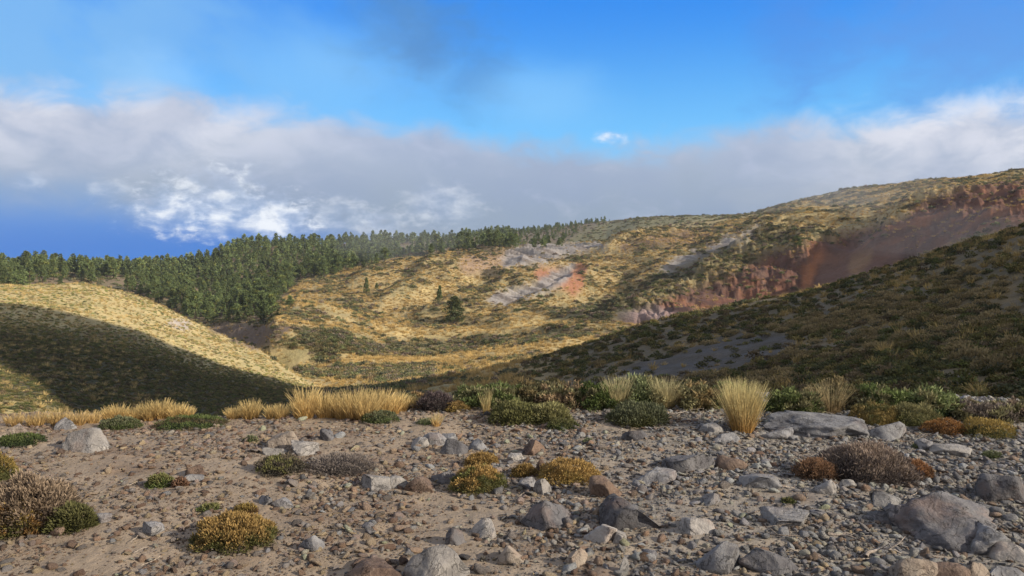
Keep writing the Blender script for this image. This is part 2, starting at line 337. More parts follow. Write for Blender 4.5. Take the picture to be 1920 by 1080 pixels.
ridge([(760, 196), (830, 214), (880, 236)], 2.6, 7, 22, 12)
ridge([(1120, 290), (1190, 315), (1240, 345)], 4.5, 10, 26, 12)
ridge([(560, 140), (680, 158), (760, 168), (880, 172)], 1.5, 9, 14, 12)
ridge([(492, 136), (525, 158), (548, 185), (560, 215)], 6.0, 6, 22, 9)
ridge([(700, 212), (745, 232), (790, 262), (820, 290)], 3.0, 8, 24, 12)
ridge([(1590, 188), (1660, 202), (1720, 222), (1755, 238)], 4.5, 8, 22, 14)
ridge([(1770, 165), (1830, 180), (1890, 196)], 3.0, 7, 18, 12)
ridge([(1460, 200), (1500, 212), (1530, 226)], 3.5, 5, 14, 6)
ridge([(600, 215), (680, 226), (760, 240), (840, 252)], 1.8, 6, 14, 12)
ridge([(560, 182), (620, 190), (690, 196)], 1.8, 6, 14, 8)
ridge([(900, 190), (1000, 205), (1090, 222)], 2.4, 7, 20, 12)
ridge([(640, 255), (700, 280), (760, 300)], 2.2, 8, 24, 12)
ridge([(1180, 215), (1240, 240), (1290, 268)], 4.0, 9, 22, 12)
ridge([(900, 232), (950, 262), (1000, 292)], 3.0, 8, 22, 12)
# near plateau
near = 1 - sstep(D2, 9.5, 15)
H = H + near * (.035 * fbm(X / .9, Y / .9, 3) + .012 * fbm(X / .17, Y / .17, 3) + .05 * pn(X / 2.7, Y / 2.2))
HL = H
def samp(a, d, G=None):
    G = HL if G is None else G
    ia = np.interp(a, AZ, np.arange(NA)); i_d = np.interp(d, DD, np.arange(ND))
    i = np.clip(ia.astype(int), 0, NA - 2); j = np.clip(i_d.astype(int), 0, ND - 2); u = ia - i; v = i_d - j
    return G[i, j] * (1 - u) * (1 - v) + G[i + 1, j] * u * (1 - v) + G[i, j + 1] * (1 - u) * v + G[i + 1, j + 1] * u * v
def ground_z(x, y):
    x = np.asarray(x, float); y = np.asarray(y, float); return samp(np.degrees(np.arctan2(x, y)), np.hypot(x, y))
TE = (HL - EYE) / D2
RM = np.maximum.accumulate(TE, axis=1)
VIS = (RM - TE)          # 0 where visible, else how deep below the sight line (as slope)
PX, PY = project(X, Y, HL)

MASK = make_masks(PX, PY)
# ------------------------------------------------------------------ soil colours
def mixc(c, m, col): return c * (1 - m[..., None]) + np.array(col) * m[..., None]
n1 = fbm(X / 14 + 3, Y / 14, 4); n2 = fbm(X / 4, Y / 4 + 8, 3); n3 = fbm(X / 1.3, Y / 1.3, 3)
base_c = np.zeros((NA, ND, 3)) + np.array((.36, .28, .14))
base_c = mixc(base_c, sstep(n1 + .4 * n2, -.05, .35), (.21, .18, .09))
base_c = mixc(base_c, sstep(n2, .15, .5) * .6, (.48, .37, .17))
base_c = mixc(base_c, sstep(n3, .2, .6) * .4, (.12, .10, .055))
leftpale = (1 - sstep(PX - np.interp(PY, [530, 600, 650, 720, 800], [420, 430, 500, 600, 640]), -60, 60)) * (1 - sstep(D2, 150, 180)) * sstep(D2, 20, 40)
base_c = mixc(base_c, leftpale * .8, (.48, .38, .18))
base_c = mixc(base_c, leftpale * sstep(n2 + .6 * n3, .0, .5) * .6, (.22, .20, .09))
base_c = mixc(base_c, leftpale * (1 - sstep(D2 + 10 * n1, 84, 108)) * .95 * (1 - sstep(-(A2 + 28), 0, 5) * (1 - sstep(D2, 50, 62))), (.05, .05, .026))  # dark scrub floor; also puts the hill's shadow into the left slope's colour
base_c = mixc(base_c, sstep(D2, 430, 480), (.17, .155, .075))
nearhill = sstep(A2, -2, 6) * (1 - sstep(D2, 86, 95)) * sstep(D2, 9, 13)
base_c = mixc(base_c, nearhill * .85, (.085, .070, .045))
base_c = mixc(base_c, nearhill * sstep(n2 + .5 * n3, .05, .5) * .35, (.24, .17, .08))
forest_poly = [(-40, 470), (60, 545), (160, 530), (230, 548), (320, 585), (350, 604), (500, 610), (520, 575), (560, 530), (640, 508), (740, 486), (840, 471), (940, 467), (1060, 459), (1080, 440), (1160, 405), (-40, 405)]
fm = soft((inpoly(PX + wx, PY + wy, forest_poly) & (D2 > 170)).astype(float), 7)
base_c = mixc(base_c, fm * .85, (.15, .11, .075))
base_c = mixc(base_c, fm * sstep(n1, .05, .4) * .8, (.11, .11, .06))
base_c = mixc(base_c, MASK['red'], (.125, .06, .042))
base_c = mixc(base_c, MASK['red'] * sstep(n2, -.1, .4), (.085, .05, .042))
base_c = mixc(base_c, MASK['red'] * sstep(n3 + n2, .1, .5) * .5, (.19, .12, .085))
base_c = mixc(base_c, MASK['red'] * sstep(n1, .1, .4) * .5, (.22, .09, .05))
st_ = fbm(gul_ax / 20, gul_ay / 3.5, 4, .6)
base_c = mixc(base_c, MASK['red'] * sstep(st_, -.05, .2) * .8, (.07, .04, .034))
base_c = mixc(base_c, MASK['red'] * sstep(-st_, .12, .3) * .6, (.22, .10, .055))
base_c = mixc(base_c, MASK['smooth'] * .75, (.14, .082, .062))
base_c = mixc(base_c, MASK['orange'] * .75, (.36, .15, .065)); base_c = mixc(base_c, MASK['ochre'] * .6, (.27, .17, .09))
base_c = mixc(base_c, MASK['brown'] * .8, (.30, .20, .14))
base_c = mixc(base_c, MASK['redknob'] * .85, (.30, .115, .065))
base_c = mixc(base_c, MASK['redknob'] * sstep(n3, 0, .5) * .5, (.36, .22, .15))
for k in ('ash', 'ashtop', 'ashright'): base_c = mixc(base_c, MASK[k] * .95, (.30, .27, .25))
base_c = mixc(base_c, (MASK['ash'] + MASK['ashtop'] + MASK['ashright']) * sstep(pn(gx / 1.3, Y / 40) + .5 * n3, -.1, .35) * .75, (.15, .12, .10))
base_c = mixc(base_c, MASK['ashnear'] * .8, (.085, .078, .072))
base_c = mixc(base_c, MASK['ashnear'] * sstep(n2, 0, .5) * .6, (.12, .11, .10))
base_c = mixc(base_c, MASK['gray3'] * .8, (.25, .19, .18)); base_c = mixc(base_c, MASK['cliff'], (.13, .095, .07))
base_c = mixc(base_c, MASK['palebank'], (.42, .36, .30)); base_c = mixc(base_c, MASK['ridgebrown'] * .8, (.15, .095, .07))
m1 = (1 - sstep(D2, 9.3, 12))
sand = np.zeros_like(base_c) + np.array((.245, .19, .138))
sand = mixc(sand, sstep(X + .8 * fbm(X / 1.2, Y / 1.2, 3), -.6, 2.2), (.225, .20, .17))
sand = mixc(sand, sstep(fbm(X / .8, Y / .6 + 3, 4), .0, .5) * .6, (.15, .10, .07))
sand = mixc(sand, sstep(fbm(X / .5 + 7, Y / .4, 3), .15, .6) * .5, (.36, .27, .18))
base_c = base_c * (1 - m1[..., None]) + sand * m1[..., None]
idx = np.arange(NA * ND).reshape(NA, ND)
q = np.stack([idx[:-1, :-1], idx[1:, :-1], idx[1:, 1:], idx[:-1, 1:]], -1).reshape(-1, 4)
q = q[:, ::-1]
tm, t, b = mat_new('ground_soil', .95)
at = t.node('ShaderNodeAttribute', attribute_name='col')
geo = t.node('ShaderNodeNewGeometry'); pos = geo.outputs['Position']
f1 = t.noise(pos, 1.1, 6, .65); f2 = t.noise(pos, 14.0, 6, .7); f3 = t.noise(pos, 70, 3, .6)
k = t.add(t.add(t.mul(f1, .55), t.mul(f2, .8)), t.mul(f3, .35))
c = t.mix(1.0, at.outputs['Color'], t.comb(k, k, k), 'MULTIPLY')
c = t.mix(1.0, c, (1.28, 1.28, 1.28, 1), 'MULTIPLY')
t.put(b.inputs['Base Color'], c)
bp = t.node('ShaderNodeBump'); bp.inputs['Strength'].default_value = .9; bp.inputs['Distance'].default_value = .015
t.put(bp.inputs['Height'], t.add(f2, t.mul(f3, .3)))
bp2 = t.node('ShaderNodeBump'); bp2.inputs['Strength'].default_value = .8; bp2.inputs['Distance'].default_value = .5
t.put(bp2.inputs['Height'], f1); 
ds = t.node('ShaderNodeVectorMath', operation='LENGTH'); t.put(ds.inputs[0], pos)
t.put(bp2.inputs['Strength'], t.ss(ds.outputs['Value'], 12.0, 40.0, 0.0, .8))
t.l.new(bp.outputs[0], bp2.inputs['Normal']); t.l.new(bp2.outputs[0], b.inputs['Normal'])
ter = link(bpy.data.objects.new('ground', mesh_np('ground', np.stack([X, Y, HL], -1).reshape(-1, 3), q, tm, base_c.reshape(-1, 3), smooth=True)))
tag(ter, kind='structure')

# ------------------------------------------------------------------ plant and stone builders
def leaf_mat(name, rough=.85, attr='GEOMETRY', var=.25):
    m, t, b = mat_new(name, rough)
    a = t.node('ShaderNodeAttribute', attribute_name='col'); c = a.outputs['Color']
    if attr == 'INSTANCER':
        a2 = t.node('ShaderNodeAttribute', attribute_name='tint', attribute_type='INSTANCER'); c = t.mix(1.0, c, a2.outputs['Color'], 'MULTIPLY')
    else:
        oi = t.node('ShaderNodeObjectInfo'); k = t.m('MULTIPLY_ADD', oi.outputs['Random'], var * 2, 1 - var); c = t.mix(1.0, c, t.comb(k, k, k), 'MULTIPLY')
    t.put(b.inputs['Base Color'], c)
    tr = t.node('ShaderNodeBsdfTranslucent'); t.put(tr.inputs[0], c)
    mx = t.node('ShaderNodeMixShader'); mx.inputs[0].default_value = .18
    out = [n for n in m.node_tree.nodes if n.type == 'OUTPUT_MATERIAL'][0]
    t.l.new(b.outputs[0], mx.inputs[1]); t.l.new(tr.outputs[0], mx.inputs[2]); t.l.new(mx.outputs[0], out.inputs[0])
    return m
def rock_mat(name, attr=False, c1=(.22, .21, .21), c2=(.12, .115, .12), c3=(.33, .31, .29), sc=1.0, rust=.0):
    m, t, b = mat_new(name, .93)
    tc = t.node('ShaderNodeTexCoord'); p = tc.outputs['Object']
    oi = t.node('ShaderNodeObjectInfo')
    off = t.node('ShaderNodeVectorMath', operation='ADD'); t.put(off.inputs[0], p); t.put(off.inputs[1], t.comb(t.mul(oi.outputs['Random'], 31.0), t.mul(oi.outputs['Random'], 17.0), 0.0))
    p = off.outputs[0]
    a = t.noise(p, 7 * sc, 5, .65); f = t.noise(p, 38 * sc, 5, .7); g = t.noise(p, 2.5 * sc, 3, .5)
    if attr:
        a2 = t.node('ShaderNodeAttribute', attribute_name='tint', attribute_type='INSTANCER'); c = a2.outputs['Color']
        k = t.ss(a, .25, .75, .65, 1.25); c = t.mix(1.0, c, t.comb(k, k, k), 'MULTIPLY')
    else:
        c = t.mix(t.ss(a, .38, .6), c2, c1); c = t.mix(t.ss(f, .5, .75, 0, .7), c, c3)
        c = t.mix(t.ss(g, .5, .7, 0, .5), c, c3)
        if rust: c = t.mix(t.ss(t.noise(p, 4 * sc, 4, .6), .52, .7, 0, rust), c, (.27, .14, .08, 1))
        k = t.m('MULTIPLY_ADD', oi.outputs['Random'], .35, .83); c = t.mix(1.0, c, t.comb(k, k, k), 'MULTIPLY')
    if not attr:
        h_ = t.noise(p, 5.5 * sc, 6, .62, .8); cr = t.ss(t.m('ABSOLUTE', t.sub(h_, .5)), 0.0, .014, .62, 1.0); c = t.mix(1.0, c, t.comb(cr, cr, cr), 'MULTIPLY'); f = t.add(f, t.mul(cr, .8))
    t.put(b.inputs['Base Color'], c)
    bp = t.node('ShaderNodeBump'); bp.inputs['Strength'].default_value = 1.0; bp.inputs['Distance'].default_value = .02
    t.put(bp.inputs['Height'], t.add(a, t.mul(f, .8))); t.l.new(bp.outputs[0], b.inputs['Normal'])
    return m
import bmesh
def ico(sub):
    bm = bmesh.new(); bmesh.ops.create_icosphere(bm, subdivisions=sub, radius=1.0)
    v = np.array([x.co[:] for x in bm.verts]); f = np.array([[y.index for y in x.verts] for x in bm.faces]); bm.free(); return v, f
ICO = {k: ico(k) for k in (1, 2, 3, 4, 5)}
def rock_shape(seed, sub=3, cuts=9, rough=.035, strata=0.0):
    cuts = int(cuts * 1.7)
    r = np.random.default_rng(seed); v, f = ICO[sub]; v = v.copy()
    o = r.uniform(-50, 50, 3)
    v *= (1 + .18 * pn(v[:, 0] * 1.1 + o[0], v[:, 1] * 1.1 + v[:, 2] * .9 + o[1]))[:, None]
    for _ in range(cuts):
        n = r.normal(size=3); n /= np.linalg.norm(n); k = r.uniform(.38, .84)
        e = v @ n - k; v -= np.outer(np.where(e > 0, e, 0), n)
    nn = v / np.linalg.norm(v, axis=1)[:, None]
    q1 = pn(v[:, 0] * 3 + o[0] + v[:, 2] * 2.3, v[:, 1] * 3 + o[1] - v[:, 2] * 1.9); q2 = pn(v[:, 0] * 8 + o[2] + v[:, 2] * 6.3, v[:, 1] * 8 - v[:, 2] * 5.1)
    q3 = pn(v[:, 0] * 19 + v[:, 2] * 13, v[:, 1] * 19 - v[:, 2] * 15 + o[0])
    v += nn * (rough * (1.3 * q1 + .6 * q2 + .45 * q3))[:, None]
    if strata:
        v[:, :2] *= (1 + strata * np.sign(pn(v[:, 2] * 4.2 + .5 * v[:, 0] + o[0], np.full(len(v), o[1]))) * .5)[:, None]
    return v, f
M_ROCK = {
 'grey': rock_mat('rock_grey', c1=(.23, .225, .23), c2=(.125, .12, .125), c3=(.32, .30, .28), rust=.15),
 'pale': rock_mat('rock_pale', c1=(.31, .285, .265), c2=(.19, .175, .165), c3=(.42, .39, .355), rust=.25),
 'dark': rock_mat('rock_dark', c1=(.125, .12, .125), c2=(.075, .07, .075), c3=(.20, .19, .19), rust=.2),
 'brown': rock_mat('rock_brown', c1=(.17, .115, .085), c2=(.09, .06, .048), c3=(.25, .19, .15)),
 'tan': rock_mat('rock_tan', c1=(.31, .25, .20), c2=(.20, .16, .13), c3=(.40, .35, .29), rust=.25)}
M_STONES = rock_mat('loose_stone', attr=True, sc=1.0)
def unit(v): return v / (np.linalg.norm(v, axis=-1, keepdims=True) + 1e-9)
def sprigs(r, base, dirs, ln, wd, c0, c1, droop=.0):
    """thin diamond leaves/blades: base (n,3), dirs (n,3)"""
    n = len(base); side = unit(np.cross(dirs, r.normal(size=(n, 3))))
    ln = np.broadcast_to(ln, n)[:, None]; wd = np.broadcast_to(wd, n)[:, None]
    mid = base + dirs * ln * .5; tip = base + dirs * ln; tip[:, 2] -= droop * ln[:, 0]
    V_ = np.stack([base, mid + side * wd, tip, mid - side * wd], 1).reshape(-1, 3)
    F_ = np.arange(n * 4).reshape(n, 4)
    cm = (c0 + c1) / 2
    C_ = np.stack([c0, cm, c1, cm], 1).reshape(-1, 3); return V_, F_, C_
def join(*parts):
    V_, F_, C_ = [], [], []; o = 0
    for v, f, c in parts: V_.append(v); F_.append(f + o); C_.append(c); o += len(v)
    return np.concatenate(V_), np.concatenate(F_), np.concatenate(C_)
def dome_pts(r, n, lump=.18, zmin=.02, seedo=0.0):
    th = r.uniform(0, 2 * math.pi, n); z = r.uniform(zmin, 1, n) ** .85; q_ = np.sqrt(1 - z * z)
    d = np.stack([q_ * np.cos(th), q_ * np.sin(th), z], -1)
    k = 1 + lump * (pn(d[:, 0] * 2.2 + seedo, d[:, 1] * 2.2 + d[:, 2] * 1.5) + .6 * pn(d[:, 0] * 5 + seedo, d[:, 1] * 5 + d[:, 2] * 4))
    return d, k
def cushion(seed, rx, ry, rz, n, leaf, wid, low, top, topamt=.5, spread=.55, lump=.2, patch=None):
    """rounded low shrub of short upright sprigs"""
    r = np.random.default_rng(seed); d, k = dome_pts(r, n, lump, .0, seed % 97)
    R3 = np.array((rx, ry, rz)); dep = r.uniform(.68, 1.0, n) ** .5
    p = d * R3 * (k * dep)[:, None]
    dirs = unit(d * np.array((1 / rx, 1 / ry, 1 / rz)) * min(rx, rz) + np.array((0, 0, .5)) + r.normal(size=(n, 3)) * spread)
    cl = pn(d[:, 0] * 2.5 + seed % 31, d[:, 1] * 2.5 + d[:, 2]) 
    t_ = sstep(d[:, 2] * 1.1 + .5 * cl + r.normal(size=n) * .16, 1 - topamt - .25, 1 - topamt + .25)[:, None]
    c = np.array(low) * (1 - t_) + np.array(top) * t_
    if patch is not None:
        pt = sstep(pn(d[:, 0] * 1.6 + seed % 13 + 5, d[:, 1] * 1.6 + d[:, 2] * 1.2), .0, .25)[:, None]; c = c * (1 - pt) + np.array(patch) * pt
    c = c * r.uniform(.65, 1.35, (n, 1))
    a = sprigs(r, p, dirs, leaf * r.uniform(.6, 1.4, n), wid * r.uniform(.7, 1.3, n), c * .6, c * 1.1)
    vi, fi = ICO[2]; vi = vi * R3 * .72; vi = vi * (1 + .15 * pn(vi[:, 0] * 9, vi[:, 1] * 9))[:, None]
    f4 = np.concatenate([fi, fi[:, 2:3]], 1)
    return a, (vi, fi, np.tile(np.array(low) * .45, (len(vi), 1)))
def twigs(seed, rx, ry, rz, n, wid, c, seg=3):
    r = np.random.default_rng(seed); th = r.uniform(0, 2 * math.pi, n); el_ = r.uniform(.12, 1.4, n)
    d = np.stack([np.cos(el_) * np.cos(th), np.cos(el_) * np.sin(th), np.sin(el_)], -1)
    b0 = np.stack([r.normal(size=n) * rx * .25, r.normal(size=n) * ry * .25, np.zeros(n)], -1); out = []
    L = np.array((rx, ry, rz)) * r.uniform(.6, 1.15, (n, 1)); cc = np.array(c) * r.uniform(.5, 1.5, (n, 1)); p = b0
    for s_ in range(seg):
        d = unit(d + r.normal(size=(n, 3)) * .28); q_ = p + d * L / seg
        side = unit(np.cross(d, r.normal(size=(n, 3)))) * wid * (1 - s_ / seg * .6)
        V_ = np.stack([p - side, p + side, q_ + side * .6, q_ - side * .6], 1).reshape(-1, 3)
        out.append((V_, np.arange(n * 4).reshape(n, 4), np.repeat(cc, 4, 0))); p = q_
    return join(*out)
def tuft(seed, rad, h, n, wid, cb_, ct, lean=.35, seg=3, wind=(-.1, 0)):
    r = np.random.default_rng(seed); th = r.uniform(0, 2 * math.pi, n); rr = rad * np.sqrt(r.uniform(0, 1, n)) * .45
    p = np.stack([rr * np.cos(th), rr * np.sin(th), np.zeros(n)], -1)
    out_ = np.abs(r.normal(size=n)) * lean; d = unit(np.stack([np.cos(th) * out_ + wind[0], np.sin(th) * out_ + wind[1], np.ones(n)], -1) + r.normal(size=(n, 3)) * .06)
    L = h * r.uniform(.45, 1.12, n)[:, None]; j = r.uniform(.6, 1.35, (n, 1)); o = []
    for s_ in range(seg):
        q_ = p + d * L / seg; side = unit(np.cross(d, r.normal(size=(n, 3)) * .3 + np.array((0, 1, 0)))) * wid
        w0, w1 = 1 - s_ / seg * .8, 1 - (s_ + 1) / seg * .8
        V_ = np.stack([p - side * w0, p + side * w0, q_ + side * w1, q_ - side * w1], 1).reshape(-1, 3)
        f0, f1_ = s_ / seg, (s_ + 1) / seg
        c0 = (np.array(cb_) * (1 - f0) + np.array(ct) * f0) * j; c1 = (np.array(cb_) * (1 - f1_) + np.array(ct) * f1_) * j
        o.append((V_, np.arange(n * 4).reshape(n, 4), np.stack([c0, c0, c1, c1], 1).reshape(-1, 3)))
        p = q_; d = unit(d + np.stack([np.cos(th), np.sin(th), np.full(n, -.35)], -1) * lean * .28 + r.normal(size=(n, 3)) * .05)
    return join(*o)
def tri2quad(f): return f
M_LEAF = leaf_mat('foliage_leaf'); M_GRASS = leaf_mat('dry_grass_blade', var=.12); M_TWIG = leaf_mat('dry_twig')
M_INST = leaf_mat('scrub_leaf', attr='INSTANCER'); M_BARK = rock_mat('bark', c1=(.13, .09, .065), c2=(.07, .05, .04), c3=(.2, .15, .11))
M_WOOD = rock_mat('bleached_wood', c1=(.36, .30, .25), c2=(.24, .19, .155), c3=(.48, .43, .38), sc=2)

def scatter(name, pts, rot, scl, pick, tint, variants):
    """one object: points carrying instances of the given meshes"""
    me = bpy.data.meshes.new(name); me.vertices.add(len(pts)); me.vertices.foreach_set('co', np.asarray(pts, np.float32).ravel())
    for nm, arr in (('rot', rot), ('scl', scl)):
        a = me.attributes.new(nm, 'FLOAT_VECTOR', 'POINT'); a.data.foreach_set('vector', np.asarray(arr, np.float32).ravel())
    a = me.attributes.new('pick', 'INT', 'POINT'); a.data.foreach_set('value', np.asarray(pick, np.int32))
    a = me.attributes.new('tint', 'FLOAT_COLOR', 'POINT'); c = np.ones((len(pts), 4), np.float32); c[:, :3] = tint; a.data.foreach_set('color', c.ravel())
    cl = bpy.data.collections.new(name + '_kinds')
    for i, vm in enumerate(variants): cl.objects.link(bpy.data.objects.new('%s_kind_%02d' % (name, i), vm))
    ng = bpy.data.node_groups.new(name, 'GeometryNodeTree')
    ng.interface.new_socket('Geometry', in_out='INPUT', socket_type='NodeSocketGeometry'); ng.interface.new_socket('Geometry', in_out='OUTPUT', socket_type='NodeSocketGeometry')
    N = ng.nodes; gi = N.new('NodeGroupInput'); go = N.new('NodeGroupOutput'); iop = N.new('GeometryNodeInstanceOnPoints'); ci = N.new('GeometryNodeCollectionInfo')
    ci.inputs[0].default_value = cl; ci.inputs['Separate Children'].default_value = True; ci.inputs['Reset Children'].default_value = True
    def na(nm, ty):
        n = N.new('GeometryNodeInputNamedAttribute'); n.data_type = ty; n.inputs[0].default_value = nm; return n.outputs[0]
    er = N.new('FunctionNodeEulerToRotation'); L = ng.links
    L.new(na('rot', 'FLOAT_VECTOR'), er.inputs[0]); L.new(gi.outputs[0], iop.inputs['Points']); L.new(ci.outputs[0], iop.inputs['Instance'])
    iop.inputs['Pick Instance'].default_value = True
    L.new(na('pick', 'INT'), iop.inputs['Instance Index']); L.new(er.outputs[0], iop.inputs['Rotation']); L.new(na('scl', 'FLOAT_VECTOR'), iop.inputs['Scale'])
    L.new(iop.outputs[0], go.inputs[0])
    o = link(bpy.data.objects.new(name, me)); md = o.modifiers.new('scatter', 'NODES'); md.node_group = ng
    return o
def pix_ground(px, py):
    """ground point of the near plateau seen at a photo pixel"""
    d = Vector(((px - CX) / F, 1, -(py - CY) / F)); c_, s_ = math.cos(-PITCH), math.sin(-PITCH)
    y = d.y * c_ - d.z * s_; z = d.y * s_ + d.z * c_; k = EYE / -z
    for _ in range(4): k = (EYE - float(ground_z(d.x * k, y * k))) / -z
    return d.x * k, y * k, float(ground_z(d.x * k, y * k)), k

# ------------------------------------------------------------------ scrub and dry grass over the hills (uncountable cover)
def candidates(n, a0, a1, d0, d1):
    a = rng.uniform(a0, a1, n); d = np.sqrt(rng.uniform(d0 * d0, d1 * d1, n)); return a, d
grass_tone = np.clip(.5 + 1.1 * n1 * -1 + .5 * n2, 0, 1)     # 1 grassy .. 0 scrubby
bare = np.clip(MASK['red'] * .82 + MASK['smooth'] + MASK['orange'] + MASK['redknob'] * .85 + MASK['ash'] + MASK['ashtop'] * .97 + MASK['ashright'] + MASK['ashnear'] * .72 + MASK['cliff'] * .95 + MASK['palebank'] + MASK['gray3'] * .8 + MASK['brown'] * .6, 0, 1)
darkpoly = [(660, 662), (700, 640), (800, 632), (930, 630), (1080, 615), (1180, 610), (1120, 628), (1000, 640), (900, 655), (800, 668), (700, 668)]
darkpoly2 = [(1000, 600), (1130, 560), (1200, 528), (1290, 490), (1420, 440), (1480, 425), (1480, 455), (1400, 500), (1330, 520), (1240, 565), (1150, 600)]  # flank scrub patch; the ridge's shadow is also put into its ground colour
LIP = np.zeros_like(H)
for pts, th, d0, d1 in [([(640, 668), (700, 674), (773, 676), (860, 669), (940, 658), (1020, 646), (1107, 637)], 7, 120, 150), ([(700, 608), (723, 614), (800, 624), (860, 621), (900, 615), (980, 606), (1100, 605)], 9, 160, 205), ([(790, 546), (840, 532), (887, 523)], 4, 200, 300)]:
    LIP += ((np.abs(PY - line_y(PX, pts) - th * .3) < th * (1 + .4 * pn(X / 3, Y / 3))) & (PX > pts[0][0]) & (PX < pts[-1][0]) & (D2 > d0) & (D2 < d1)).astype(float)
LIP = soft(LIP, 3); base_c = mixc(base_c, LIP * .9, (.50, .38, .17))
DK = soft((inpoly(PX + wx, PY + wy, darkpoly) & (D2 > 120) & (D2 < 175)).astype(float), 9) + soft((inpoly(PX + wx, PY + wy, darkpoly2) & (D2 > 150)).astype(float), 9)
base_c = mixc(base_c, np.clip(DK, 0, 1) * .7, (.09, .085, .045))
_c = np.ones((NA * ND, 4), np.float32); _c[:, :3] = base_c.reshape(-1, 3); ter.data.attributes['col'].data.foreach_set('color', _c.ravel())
def leftmask(a, d):
    pxx, pyy = project(*place(a, d).T, samp(a, d)); cut = np.interp(pyy, [530, 600, 650, 720, 800], [420, 430, 500, 600, 640])
    return (1 - sstep(pxx + rng.normal(size=len(a)) * 18, cut - 25, cut + 25)) * (1 - sstep(d, 150, 175))
def place(a, d): return np.stack([d * np.sin(np.radians(a)), d * np.cos(np.radians(a))], -1)
sv = []
for i in range(8):
    r = np.random.default_rng(100 + i); n = 150; d_, k_ = dome_pts(r, n, .3, 0, i * 7.0)
    p = d_ * np.array((.5, .5, .42)) * (k_ * r.uniform(.6, 1, n))[:, None]
    c = np.ones((n, 3)) * r.uniform(.55, 1.45, (n, 1)) * (.75 + .45 * d_[:, 2:3])
    a = sprigs(r, p, unit(d_ + r.normal(size=(n, 3)) * .6), .17, .055, c * .75, c * 1.1)
    vi, fi = ICO[1]; fi = np.concatenate([fi, fi[:, 2:3]], 1)
    sv.append(mesh_np('scrub_%d' % i, *[a[0], a[1]], M_INST, a[2]))
gv = []
for i in range(5):
    a = tuft(200 + i, .5, .8, 42, .022, (.75, .7, .6), (1.15, 1.1, 1.0), .5, 2); gv.append(mesh_np('tuft_%d' % i, a[0], a[1], M_INST, a[2]))
def tone(t_): return samp(*t_, G=grass_tone)
# scrub
bigN = 230000
a, d = candidates(bigN, -37, 37, 13, 440)
a2_, d2_ = candidates(60000, -12, 22, 430, 820); a3_, d3_ = candidates(70000, -37, -6, 40, 150); a = np.r_[a, a2_, a3_]; d = np.r_[d, d2_, d3_]
a4_, d4_ = candidates(6000, 0, 37, 10.5, 40); a = np.r_[a, a4_]; d = np.r_[d, d4_]
xy = place(a, d); sel = (samp(a, d, VIS) < .010 + .9 / d)
a, d, xy = a[sel], d[sel], xy[sel]
g = samp(a, d, grass_tone); br = samp(a, d, bare); dk = np.clip(samp(a, d, DK), 0, 1); fo = samp(a, d, fm)
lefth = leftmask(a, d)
rgt = sstep(a, -3, 5) * (1 - sstep(d, 84, 92))
clus = .5 * fbm(xy[:, 0] / 5, xy[:, 1] / 5, 3) + .7 * fbm((xy[:, 0] + xy[:, 1]) / 14, (xy[:, 1] - xy[:, 0]) / 30, 3)
dens = (.42 - .45 * g + 1.5 * clus + .65 * dk - .8 * samp(a, d, LIP)) * (1 - br) * (1 - .35 * fo)
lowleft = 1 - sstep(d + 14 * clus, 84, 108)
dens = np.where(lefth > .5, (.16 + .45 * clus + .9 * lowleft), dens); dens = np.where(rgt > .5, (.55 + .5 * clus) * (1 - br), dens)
thin = np.clip(1.5 - d / 400, .35, 1) * np.where(d < 100, 1.0, .8)
keep = rng.uniform(size=len(a)) < np.clip(dens * 1.15, 0, 1) * thin
keep &= ~((d < 16) & (a < 0))
print('scrub', keep.sum(), 'of', len(a))
a, d, xy, lefth, rgt, dk, fo = a[keep], d[keep], xy[keep], lefth[keep], rgt[keep], dk[keep], fo[keep]; n = len(a)
gz = samp(a, d)
sz = rng.uniform(.5, 1.35, n) * np.where(lefth > .5, .34, 1) * np.where(rgt > .5, .75, 1) * np.clip(.8 + d / 450, .8, 2.4) * np.where(d < 40, .8, 1)
scl = np.stack([sz, sz, sz * rng.uniform(.6, 1.1, n)], -1)
rot = np.stack([rng.normal(size=n) * .1, rng.normal(size=n) * .1, rng.uniform(0, 6.28, n)], -1)
pal = np.array([(.085, .095, .04), (.11, .105, .05), (.15, .125, .06), (.07, .075, .045), (.13, .10, .075)])
tint = pal[rng.integers(0, 5, n)] * rng.uniform(.7, 1.35, (n, 1))
tint = np.where((lefth > .5)[:, None], tint * (1.3, 1.3, 1.05) * (1 + 1.1 * sstep(d, 84, 105))[:, None], tint * 1.6)  # left hill scrub: deeper tint inside the shadow, brighter where the slope is lit
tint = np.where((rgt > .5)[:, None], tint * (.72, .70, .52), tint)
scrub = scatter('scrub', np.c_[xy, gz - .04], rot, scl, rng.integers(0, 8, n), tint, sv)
tag(scrub, 'dark olive scrub covering the hillsides across the valley', 'scrub', kind='stuff')
# golden grass
a, d = candidates(230000, -37, 37, 12, 380)
xy = place(a, d); sel = (samp(a, d, VIS) < .008 + .6 / d); a, d, xy = a[sel], d[sel], xy[sel]
g = samp(a, d, grass_tone); br = samp(a, d, bare); dk = np.clip(samp(a, d, DK), 0, 1); fo = samp(a, d, fm); clus = fbm(xy[:, 0] / 4 + 9, xy[:, 1] / 4, 3)
lefth = leftmask(a, d); rgt = sstep(a, -3, 5) * (1 - sstep(d, 84, 92)); upr = sstep(xy[:, 0] * .55 - (d - 40) * .2 + 8 * clus, 6, 18)
dens = (.3 + .6 * g + .5 * clus) * (1 - br) * (1 - .8 * dk) * (1 - fo)
dens = np.where(lefth > .5, .4 + .6 * clus - .45 * (1 - sstep(d + 14 * clus, 84, 108)) * sstep(a + d * .12, -20, -14), dens); dens = np.where(rgt > .5, (.10 + .45 * clus + .5 * upr) * (1 - br), dens)
